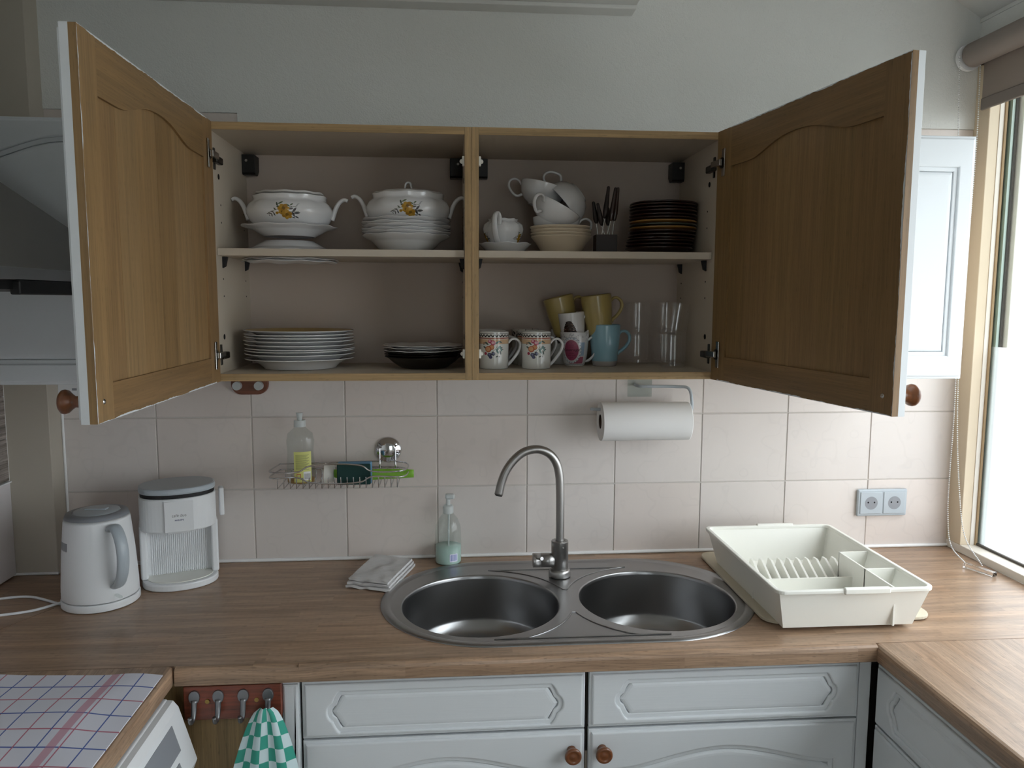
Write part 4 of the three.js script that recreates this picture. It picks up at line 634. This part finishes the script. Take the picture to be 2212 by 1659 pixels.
{ // glass mugs
  const pr = [[0, 0.004], [0.024, 0.0035], [0.027, 0.0005], [0.0305, 0], [0.0325, 0.0015], [0.033, 0.004], [0.0322, 0.0105], [0.0326, 0.014], [0.0328, 0.0765], [0.0336, 0.082], [0.033, 0.0835], [0.0318, 0.0825], [0.0306, 0.0765], [0.0304, 0.016], [0.0285, 0.0115], [0, 0.0105]];
  const t = thing('glass_mug', 'clear glass mug at the bottom of the left-hand glass pile, handle to the right', 'glass', [0.307, FL, 0.052], 0.35, 'glass mugs');
  part('body', lathe(pr, 64), M.glass, t); part('handle', ear([[0.0315, 0.064], [0.0405, 0.0665], [0.051, 0.062], [0.055, 0.049], [0.051, 0.034], [0.041, 0.0215], [0.0315, 0.0185]], 0.0029, 0.0042), M.glass, t);
  copy(t, [0.307, FL + 0.0838, 0.052], -1.15, 'clear glass mug on top of the left-hand glass pile, handle to the front');
  copy(t, [0.383, FL, 0.052], 2.4, 'clear glass mug standing at the back behind the right-hand glasses'); copy(t, [0.383, FL + 0.0838, 0.052], 2.6, 'clear glass mug stacked at the back behind the tilted one');
  copy(t, [0.3765, FL, 0.16], 0.05, 'clear glass mug at the bottom of the right-hand glass pile');
  const q = copy(t, [0.3765, FL + 0.0835, 0.158], 0.1, 'clear glass mug tilted to the right on top of the right-hand pile'); q.rotation.set(0, 0.1, -0.14);
}
// ---------- worktop things ----------
{
  const k = thing('kettle', 'white electric kettle with grey lid and handle in the left corner', 'kettle', [-1.05, 0.0005, 0.26]);
  part('base', lathe([[0, 0], [0.083, 0], [0.086, 0.003], [0.086, 0.017], [0.083, 0.019], [0, 0.019]], 64), M.whitePlastic, k);
  part('body', lathe([[0, 0.02], [0.082, 0.02], [0.0845, 0.023], [0.084, 0.05], [0.079, 0.13], [0.072, 0.205], [0.07, 0.213], [0, 0.213]], 72), M.whitePlastic, k);
  part('collar', lathe([[0.07, 0.2125], [0.0665, 0.2215], [0.052, 0.2235], [0.052, 0.221]], 64), M.midGrey, k);
  part('lid', [lathe([[0.051, 0.221], [0.0505, 0.2245], [0.03, 0.2275], [0, 0.228]], 48), box(0.05, 0.004, 0.018, 0, 0.2285, 0, 0.0018)], M.greyPlastic, k);
  const h = part('handle', sweep([[0.068, 0.19, 0], [0.09, 0.199, 0], [0.112, 0.18, 0], [0.124, 0.14, 0], [0.117, 0.095, 0], [0.098, 0.065, 0], [0.08, 0.056, 0]], () => [0.0075, 0.014], [0, 0, 1], 40, 18), M.greyPlastic, k); h.rotation.y = -0.75;
  const gm = printed(std({ roughness: 0.3 }), painted(128, 512, (g) => { g.fillStyle = '#8b8d93'; g.fillRect(0, 0, 128, 400); g.fillStyle = '#e8eaec'; g.fillRect(0, 400, 128, 112); g.fillStyle = '#5d6066'; for (const y of [110, 150, 230, 330]) g.fillRect(20, y, 40, 7); g.fillStyle = '#a8283c'; g.beginPath(); g.arc(16, 450, 12, 0, 7); g.fill(); g.fillStyle = '#222'; g.font = 'bold 34px sans-serif'; g.fillText('alpina', 32, 462); }));
  part('water_gauge', new THREE.CylinderGeometry(0.0765, 0.0845, 0.125, 16, 1, true, -1.12, 0.55).translate(0, 0.1, 0), gm, k);
  const sw = part('switch', box(0.008, 0.006, 0.03, 0, 0.036, 0.094, 0.002), M.clearPlastic, k); sw.rotation.y = 0.8;
  const c = thing('cord', 'white kettle cord looping to the left edge on the worktop', 'cord', [-1.13, 0.0035, 0.25]);
  part('cable', tube([[-0.005, 0.002, 0.03], [-0.05, 0, 0.07], [-0.14, 0, 0.1], [-0.22, 0, 0.12]], 0.0033), M.whitePlastic, c); part('cable', tube([[-0.005, 0, 0.035], [-0.045, 0, 0.01], [-0.11, 0, -0.02], [-0.2, 0, 0.0]], 0.0033), M.whitePlastic, c);
}
{
  const t = thing('coffee_maker', 'small white two-cup coffee maker with grey lid beside the kettle', 'coffee maker', [-0.905, 0.0005, 0.135], 0.36);
  const oval = (w, d) => ring(0, 0, w, d, 56).map(([x, y]) => [x * (1 + 0.12 * Math.min(1, Math.abs(y / d))), y]);
  const up = (o, y, h, b = 0.002) => at(extrude(o, h - 2 * b, { bevel: b, offset: -b }).rotateX(-PI / 2), 0, y + b, 0);
  part('tray', up(oval(0.09, 0.082), 0, 0.018, 0.004), M.whitePlastic, t); part('drip_plate', up(oval(0.078, 0.068), 0.018, 0.002, 0.0006), M.creamPlastic, t);
  part('column', span(-0.092, 0.092, 0.018, 0.16, -0.07, -0.005, 0.008), M.whitePlastic, t);
  for (let i = 0; i < 28; i++) part('rib', span(-0.066 + i * 0.0048, -0.0637 + i * 0.0048, 0.022, 0.155, -0.006, -0.0025), M.whitePlastic, t);
  part('side_wall', span(-0.093, -0.075, 0.018, 0.16, -0.06, 0.02, 0.006), M.whitePlastic, t); part('side_wall', span(0.075, 0.093, 0.018, 0.16, -0.06, 0.02, 0.006), M.whitePlastic, t);
  part('head', up(oval(0.09, 0.074), 0.148, 0.086, 0.004), M.whitePlastic, t); part('gap', up(oval(0.087, 0.071), 0.234, 0.009, 0.001), M.rubber, t); part('lid', up(oval(0.09, 0.075), 0.243, 0.016, 0.005), M.greyPlastic, t);
  part('badge', at(new THREE.PlaneGeometry(0.066, 0.076), 0, 0.19, 0.0752), printed(std({ roughness: 0.35 }), painted(256, 292, (g) => { g.fillStyle = '#e6e8ea'; g.fillRect(0, 0, 256, 292); g.fillStyle = '#444'; g.textAlign = 'center'; g.font = '34px sans-serif'; g.fillText('café duo', 128, 150); g.fillStyle = '#24305e'; g.font = 'bold 22px sans-serif'; g.fillText('PHILIPS', 128, 190); })), t);
  part('nozzle', span(-0.03, 0.03, 0.136, 0.15, 0.02, 0.04, 0.004), M.whitePlastic, t); part('spoon_clip', span(0.1, 0.112, 0.16, 0.235, -0.03, 0.0, 0.004), M.whitePlastic, t);
}
{
  const b = thing('soap_dispenser', 'clear pump bottle with pale green hand soap behind the left sink bowl', 'bottle', [-0.2125, 0.0005, 0.041]);
  part('bottle', lathe([[0, 0], [0.034, 0], [0.0363, 0.004], [0.0363, 0.085], [0.034, 0.105], [0.026, 0.125], [0.0165, 0.137], [0.0145, 0.142]], 48), M.clearPlastic, b);
  part('soap', lathe([[0, 0.001], [0.0335, 0.001], [0.0355, 0.005], [0.0355, 0.048], [0, 0.048]], 40), std({ color: 0xbfd8d0, roughness: 0.3 }), b);
  part('collar', lathe([[0.0145, 0.14], [0.0147, 0.158], [0.011, 0.163], [0, 0.163]], 32), M.frostPlastic, b); part('pump', [cyl(0.006, 0.006, 0.02, 0, 0.16, 0), span(-0.008, 0.018, 0.18, 0.194, -0.009, 0.009, 0.005)], M.frostPlastic, b); part('dip_tube', rod([0, 0.01, 0.005], [0.002, 0.15, 0], 0.0025), M.frostPlastic, b);
  part('barcode', new THREE.CylinderGeometry(0.0367, 0.0367, 0.022, 10, 1, true, 0.1, 0.65).translate(0, 0.022, 0), printed(std({}), painted(128, 64, (g) => { g.fillStyle = '#eef'; g.fillRect(0, 0, 128, 64); g.fillStyle = '#4a63b0'; for (let i = 0; i < 14; i++) g.fillRect(8 + i * 8, 6, 2 + i % 3 * 2, 50); })), b);
}
{
  const R = rng(4), n2 = lattice(9, 8, 8);
  const c = thing('dishcloth', 'folded grey-white crinkled dishcloth left of the sink', 'cloth', [-0.388, 0.001, 0.14]);
  const q = (u, v, y) => { const a = [-0.085, 0.075], b = [-0.03, -0.12], d = [0.085, -0.07], e = [0.03, 0.12], L = (k) => (a[k] * (1 - u) + e[k] * u) * (1 - v) + (b[k] * (1 - u) + d[k] * u) * v; return [L(0), y + 0.004 * n2(u * 6, v * 6) + 0.001 * Math.sin(v * 130 + 3 * n2(u * 5, v * 5)), L(1)]; };
  const mt = std({ color: 0xd2d0d0, roughness: 1 }); for (let i = 0; i < 3; i++) part('fold', sheet((u, v) => q(0.02 * i + u * (1 - 0.05 * i), 0.02 * i + v * (1 - 0.04 * i), 0.004 + i * 0.008), 30, 60, 0.006), mt, c);
  const m = thing('drying_mat', 'beige quilted drying mat under the dish rack', 'mat', [0.7, 0.0015, 0.28]);
  part('mat', at(extrude(rounded(-0.195, 0.2, -0.235, 0.245, 0.035), 0.004, { bevel: 0.002 }).rotateX(-PI / 2), 0, 0.003, 0), std({ color: 0xcfc6b2, roughness: 1 }), m);
  const r = thing('dish_rack', 'cream-white plastic dish rack with plate slots and cutlery compartments', 'dish rack', [0.676, 0.0095, 0.34]);
  const P = M.creamPlastic, wall = (a, b, y, h, tx) => { const o = [[a[0], a[1]], [b[0], b[1]]]; return surface((u, v) => [(o[0][0] + (o[1][0] - o[0][0]) * u) * (1 - 0.13 * (1 - v)), y + h * v, (o[0][1] + (o[1][1] - o[0][1]) * u) * (1 - 0.1 * (1 - v))], 4, 4); };
  const X = 0.172, X2 = 0.095, Z = 0.235, C = [[-X, -Z], [X, -Z], [X, Z], [-X, Z]];
  for (let i = 0; i < 4; i++) part('side', wall(C[i], C[(i + 1) % 4], 0, 0.092), P, r);
  part('rim', extrude(rounded(-X - 0.006, X + 0.006, -Z - 0.006, Z + 0.006, 0.02), 0.005, { holes: [rounded(-X, X, -Z, Z, 0.016).reverse()], bevel: 0.002 }).rotateX(-PI / 2).translate(0, 0.089, 0), P, r);
  part('floor', span(-X * 0.87, X * 0.87, 0.001, 0.004, -Z * 0.9, Z * 0.9), P, r); part('divider', span(-X * 0.9, X2, 0.003, 0.05, 0.045, 0.05), P, r); part('divider', span(X2, X2 + 0.004, 0.003, 0.09, -0.02, Z - 0.01), P, r); part('divider', span(X2, X - 0.004, 0.003, 0.09, -0.022, -0.018), P, r); part('divider', span(X2, X - 0.004, 0.003, 0.09, 0.1, 0.104), P, r);
  for (let i = 0; i < 11; i++) part('plate_slot', extrude([[0, 0], [0.13, 0], [0.125, 0.008], [0.03, 0.056], [0.015, 0.056], [0, 0.02]], 0.004, { bevel: 0.001 }).rotateY(-PI / 2).translate(-0.135 + i * 0.024, 0.004, -0.085), P, r);
  for (const s of [-1, 1]) part('handle', span(-0.03, 0.075, 0.085, 0.1, s * (Z + 0.006) - 0.006, s * (Z + 0.006) + 0.006, 0.004), P, r);
}
{ // wall fittings
  const s = thing('socket', 'light grey double wall socket above the dish rack', 'socket', [1.062, 0.139, 0.0005]);
  part('frame', box(0.152, 0.081, 0.011, 0, 0, 0.006, 0.005), M.greyPlastic, s);
  for (const x of [-0.0355, 0.0355]) { const o = new THREE.Group(); o.name = 'insert'; o.position.set(x, 0, 0.0118); s.add(o); part('plate', box(0.066, 0.066, 0.004, 0, 0, 0, 0.002), M.greyPlastic, o); part('well', new THREE.CircleGeometry(0.0195, 32).translate(0, 0, 0.0022), M.midGrey, o); for (const d of [-0.0095, 0.0095]) part('hole', new THREE.CircleGeometry(0.0025, 14).translate(d, 0.002, 0.0025), M.darkHole, o); }
  const w = thing('socket', 'white switch plate on the tiles left of the open door knob', 'switch', [-1.205, 0.5, 0.0005]); part('plate', box(0.08, 0.08, 0.012, 0, 0, 0.0065, 0.004), M.whitePlastic, w); part('lamp', box(0.012, 0.006, 0.002, 0.004, -0.012, 0.013, 0.0008), M.midGrey, w);
  const p = thing('towel_hook', 'small brown wooden plaque with two clear knobs under the left cabinet', 'hook', [-0.7465, 0.503, 0.0005]);
  part('plaque', extrude(rounded(-0.047, 0.047, -0.03, 0.03, 0.026), 0.01, { bevel: 0.002 }), M.plaqueWood, p); for (const x of [-0.03, 0.027]) part('knob', cyl(0.0115, 0.0115, 0.014, 0, 0, 0, 24).rotateX(PI / 2).translate(x, -0.007, 0.014), M.frostPlastic, p);
  const h = thing('paper_towel_holder', 'grey wall bracket holding the kitchen roll under the right cabinet', 'holder', [0.32, 0.437, 0.0005]);
  part('plate', box(0.07, 0.09, 0.003, 0.01, 0.065, 0.002, 0.001), M.clearPlastic, h); part('arm', tube([[-0.005, 0.055, 0.006], [0, 0.055, 0.04], [0.1, 0.055, 0.06], [0.128, 0.052, 0.075], [0.136, 0.02, 0.082], [0.133, -0.012, 0.084], [0.1, -0.014, 0.084], [-0.145, -0.002, 0.084]], 0.0042, 90, 10), M.greyPlastic, h);
  const r = thing('paper_towel_roll', 'white embossed kitchen paper roll on the wall holder', 'paper roll', [0.324, 0.4, 0.084]);
  part('roll', lathe([[0.02, -0.122], [0.052, -0.122], [0.0525, -0.12], [0.0525, 0.12], [0.052, 0.122], [0.02, 0.122]], 64).rotateZ(PI / 2), std({ color: 0xecebea, roughness: 1 }), r); part('core', lathe([[0.02, -0.121], [0.02, 0.121]], 40).rotateZ(PI / 2), std({ color: 0x5a4a40, roughness: 1 }), r);
}
{ // caddy with its contents
  const c = thing('wire_caddy', 'chrome wire basket hung on the tiles by a suction cup', 'caddy', [-0.5, 0.235, 0.0]), S = M.chrome, f = 0.125, b = 0.022;
  for (const y of [0.03, 0.046]) { const d = y > 0.04 ? 0.014 : -0.012; part('rail', tube([[-0.17, y, b], [-0.172, y, f], [-0.1, y, f], [-0.075, y + d, f], [0.062, y + d, f], [0.085, y, f], [0.168, y, f], [0.166, y, b], [-0.17, y, b]].map((q) => V(...q)), 0.0022, 160, 6), S, c); }
  for (let i = 0; i < 20; i++) { const x = -0.155 + i * 0.0163; part('wire', sweep([[x, 0.03, f], [x, 0.002, f], [x, 0.002, b], [x, 0.03, b]], () => [0.0015, 0.0015], [1, 0, 0], 3, 6, true), S, c); }
  part('suction_cup', lathe([[0, 0.016], [0.018, 0.016], [0.022, 0.011], [0.03, 0.009], [0.036, 0.004], [0.0365, 0]].reverse(), 40).rotateX(PI / 2).translate(0.122, 0.078, 0.001), S, c); for (const x of [0.1, 0.143]) part('hanger', rod([x, 0.03, b], [x, 0.085, 0.018], 0.0022), S, c);
  const d = thing('dish_soap_bottle', 'nearly empty clear dish soap bottle with yellow label in the wire caddy', 'bottle', [-0.604, 0.2395, 0.073]);
  part('bottle', lathe([[0, 0], [0.034, 0], [0.037, 0.006], [0.037, 0.05], [0.034, 0.085], [0.0365, 0.115], [0.032, 0.135], [0.016, 0.15], [0.015, 0.155]], 48).scale(1, 1, 0.7), M.clearPlastic, d); part('cap', [cyl(0.0155, 0.015, 0.017, 0, 0.153, 0), cyl(0.006, 0.009, 0.02, 0, 0.17, 0)], M.frostPlastic, d); part('soap', lathe([[0, 0.001], [0.035, 0.003], [0.0355, 0.014], [0, 0.014]], 32).scale(1, 1, 0.68), std({ color: 0xb98a45, roughness: 0.3 }), d);
  part('label', new THREE.CylinderGeometry(0.0375, 0.0375, 0.082, 14, 1, true, -0.35, 1.3).scale(1, 1, 0.7).translate(0, 0.048, 0), printed(std({ roughness: 0.5 }), painted(256, 384, (g) => { g.fillStyle = '#d9da84'; g.fillRect(0, 0, 256, 384); g.fillStyle = '#6f7050'; for (let i = 0; i < 16; i++) g.fillRect(24, 40 + i * 12, 190 - i % 3 * 20, 4); g.fillStyle = '#eee'; g.fillRect(130, 250, 110, 110); g.fillStyle = '#222'; for (let i = 0; i < 12; i++) g.fillRect(140 + i * 8, 275, 2 + i % 3, 70); g.strokeStyle = '#c33'; g.lineWidth = 6; g.strokeRect(40, 280, 50, 50); })), d);
  const s = thing('sponge', 'blue sponge with dark green scouring face in the wire caddy', 'sponge', [-0.46, 0.2395, 0.095]); part('foam', box(0.09, 0.058, 0.022, 0, 0.029, -0.009, 0.004), std({ color: 0x6f9dbd, roughness: 1 }), s); part('scourer', box(0.088, 0.056, 0.008, -0.001, 0.028, 0.0065, 0.003), std({ color: 0x24423f, roughness: 1 }), s);
  const r = thing('dish_brush', 'lime green dish brush with white bristles behind the sponge', 'brush', [-0.52, 0.262, 0.062]); part('handle', sweep([[0, 0, 0], [0.05, -0.008, 0], [0.13, -0.004, 0], [0.215, -0.004, 0]], (t) => [0.011 + 0.004 * Math.sin(t * PI), 0.006], [0, 0, 1], 30, 12), std({ color: 0x86bf3c, roughness: 0.4 }), r); part('bristles', cyl(0.022, 0.028, 0.024, 0, 0, 0, 20).rotateZ(PI / 2).translate(0.002, 0, 0), M.creamPlastic, r).userData.kind = 'stuff';
}
{ // blind
  const b = thing('roller_blind', 'taupe roller blind with white bead chain at the window top', 'blind', [0, 0, 0]), fab = phys({ color: 0x9c9088, roughness: 0.95, transmission: 0.2, thickness: 0 });
  part('roller', cyl(0.033, 0.033, 2.4, 0, 0, 0, 40).rotateX(PI / 2).translate(1.238, 1.405, 0.032), std({ color: 0x8f857f, roughness: 0.9 }), b); part('fabric', span(1.266, 1.267, 1.285, 1.405, 0.04, 2.42), fab, b); part('hem_bar', span(1.262, 1.2705, 1.255, 1.287, 0.04, 2.42, 0.003), std({ color: 0x7c746f, roughness: 0.9 }), b); part('bracket', cyl(0.036, 0.036, 0.012, 0, 0, 0, 32).rotateX(PI / 2).translate(1.236, 1.402, 0.012), M.whitePlastic, b);
  const chain = (pts) => { const q = new THREE.CatmullRomCurve3(pts.map((p) => V(...p))), n = Math.round(q.getLength() / 0.006), g = []; for (let i = 0; i <= n; i++) { const p = q.getPointAt(i / n); g.push(new THREE.SphereGeometry(0.0021, 6, 5).translate(p.x, p.y, p.z)); } part('bead_chain', g, M.whitePlastic, b).userData.kind = 'stuff'; };
  chain([[1.2, 1.4, 0.03], [1.204, 1.19, 0.04], [1.245, 0.5, 0.04], [1.245, 0.1, 0.045], [1.235, 0.03, 0.08], [1.215, 0.006, 0.18]]); chain([[1.262, 1.378, 0.03], [1.259, 1.18, 0.04], [1.252, 0.5, 0.04], [1.262, 0.2, 0.06], [1.262, 0.06, 0.1], [1.245, 0.01, 0.2]]);
  const w = part('chain_weight', box(0.018, 0.012, 0.085, 0, 0, 0, 0.002), M.acrylic, b); w.position.set(1.22, 0.008, 0.225); w.rotation.y = 0.35;
}
{ // cooker hood
  const t = thing('range_hood', 'stainless steel cooker hood with black control strip at the left edge', 'hood'), z0 = 0.42, z1 = 1.02, x1 = -0.86, pos = [], A = [[XL, 0.775, z0], [x1, 0.775, z0], [x1, 0.775, z1], [XL, 0.775, z1]], B = [[XL, 1.0, z0 + 0.17], [-1.12, 1.0, z0 + 0.17], [-1.12, 1.0, z1 - 0.17], [XL, 1.0, z1 - 0.17]];
  for (const i of [0, 1, 2]) for (const p of [A[i], B[i], A[i + 1], A[i + 1], B[i], B[i + 1]]) pos.push(...p); const g = new THREE.BufferGeometry(); g.setAttribute('position', new THREE.Float32BufferAttribute(pos, 3)); g.setAttribute('uv', new THREE.Float32BufferAttribute(new Float32Array(36), 2)); g.computeVertexNormals();
  part('canopy', g, std({ color: 0x8d8a86, metalness: 0.9, roughness: 0.42, side: THREE.DoubleSide }), t); part('lip', span(XL, x1 + 0.004, 0.756, 0.776, z0 - 0.004, z1 + 0.004, 0.003), M.steel, t); part('underside', span(XL, x1 - 0.005, 0.742, 0.757, z0, z1), M.black, t); part('chimney', span(XL, -1.12, 1.0, TOP, z0 + 0.17, z1 - 0.17), M.steel, t);
  part('control_strip', span(x1 - 0.01, x1 + 0.006, 0.734, 0.756, 0.56, 0.9, 0.003), M.black, t); for (let i = 0; i < 4; i++) part('button', span(x1 + 0.005, x1 + 0.009, 0.739, 0.751, 0.59 + i * 0.04, 0.615 + i * 0.04, 0.001), M.midGrey, t);
}
{ // lower left
  const b = thing('hook_board', 'reddish wooden board with four metal coat hooks under the worktop', 'hook board', [-0.645, -0.08, 0.6]);
  part('board', gridUV(span(-0.097, 0.095, -0.036, 0.0355, -0.0015, 0.018, 0.002)), M.redWood, b);
  for (const x of [-0.075, -0.028, 0.021, 0.07]) part('hook', [at(extrude(ring(0, 0.008, 0.01, 0.013, 24), 0.004, { bevel: 0.001 }), x, 0.006, 0.018), sweep([[x, 0.008, 0.022], [x, -0.012, 0.026], [x, -0.026, 0.034], [x, -0.026, 0.046], [x, -0.014, 0.05]], (t) => [0.004, 0.006 - 0.002 * t], [1, 0, 0], 20, 10)], M.castIron, b);
  for (const x of [-0.05, 0.047]) part('screw', cyl(0.0045, 0.0045, 0.002, 0, 0, 0, 20).rotateX(PI / 2).translate(x, 0.004, 0.0185), M.brass, b);
  const chk = printed(std({ roughness: 1 }), painted(512, 512, (g) => { g.fillStyle = '#cfe3e6'; g.fillRect(0, 0, 512, 512); g.fillStyle = '#3f9f8c'; for (let i = 0; i < 7; i++) for (let j = 0; j < 11; j++) if ((i + j) % 2) g.fillRect(i * 73.2, j * 46.6, 73.2, 46.6); }));
  const t = thing('tea_towel', 'green and white checked tea towel hanging from the rightmost hook', 'towel', [-0.572, -0.09, 0.652]);
  part('cloth', sheet((u, v) => { const w = 0.012 + 0.085 * Math.pow(v, 0.6), a = (u - 0.5) * 2; return [a * w - 0.012 * v, 0.012 - 0.3 * v + 0.008 * (1 - a * a) * (1 - v), 0.008 * Math.sin(u * 15 + 2) * (0.3 + v) + 0.014 * (1 - a * a)]; }, 60, 40, 0.002), chk, t);
  const pl = printed(std({ roughness: 1 }), painted(1024, 1024, (g) => { g.fillStyle = '#e2e3ee'; g.fillRect(0, 0, 1024, 1024); for (let i = 0; i < 16; i++) { g.fillStyle = i % 2 ? '#5a6db0' : '#c27a8e'; g.fillRect(i * 64, 0, 4, 1024); g.fillRect(0, i * 64, 1024, 4); } g.fillStyle = 'rgba(200,130,150,0.6)'; g.fillRect(860, 0, 26, 1024); g.fillRect(0, 80, 1024, 26); }));
  const l = thing('tea_towel', 'white tea towel with red and blue grid lines spread on the left worktop', 'towel', [-1.05, 0.003, 1.0]), nz = lattice(17, 6, 6);
  part('cloth', sheet((u, v) => [-0.3 + 0.59 * u, 0.003 + 0.012 * nz(u * 5, v * 5) * Math.min(1, 8 * (1 - u)), -0.36 + 0.03 * u + 0.8 * v], 60, 60, 0.002).scale(1, 1, 1), Object.assign(pl, { side: THREE.DoubleSide }), l);
  const m = thing('washing_machine', 'white washing machine with display and grey buttons under the left worktop', 'washing machine');
  part('body', span(-1.34, -0.76, -0.89, -0.052, 0.645, 1.24, 0.006), M.whitePlastic, m); part('control_panel', extrude([[-0.8, -0.053], [-0.752, -0.058], [-0.743, -0.07], [-0.712, -0.178], [-0.722, -0.205], [-0.8, -0.21]].reverse(), 0.585, { bevel: 0.003 }).translate(0, 0, 0.65), M.whitePlastic, m);
  const f = (name, z0, z1, s0, s1, mat) => { const o = part(name, new THREE.BoxGeometry(0.002, s1 - s0, z1 - z0), mat, m); const k = (s0 + s1) / 2; o.position.set(-0.7395 + k * 0.279, -0.07 - k * 0.96, (z0 + z1) / 2); o.rotation.z = 0.283; };
  f('fascia', 0.7, 1.15, 0.01, 0.062, M.midGrey); f('display', 0.8, 0.95, 0.022, 0.056, std({ color: 0x5b6354, roughness: 0.2 })); f('button', 0.72, 0.75, 0.028, 0.05, M.greyPlastic); f('button', 0.72, 0.755, 0.076, 0.1, M.midGrey);
}
renderer.render(scene, camera);
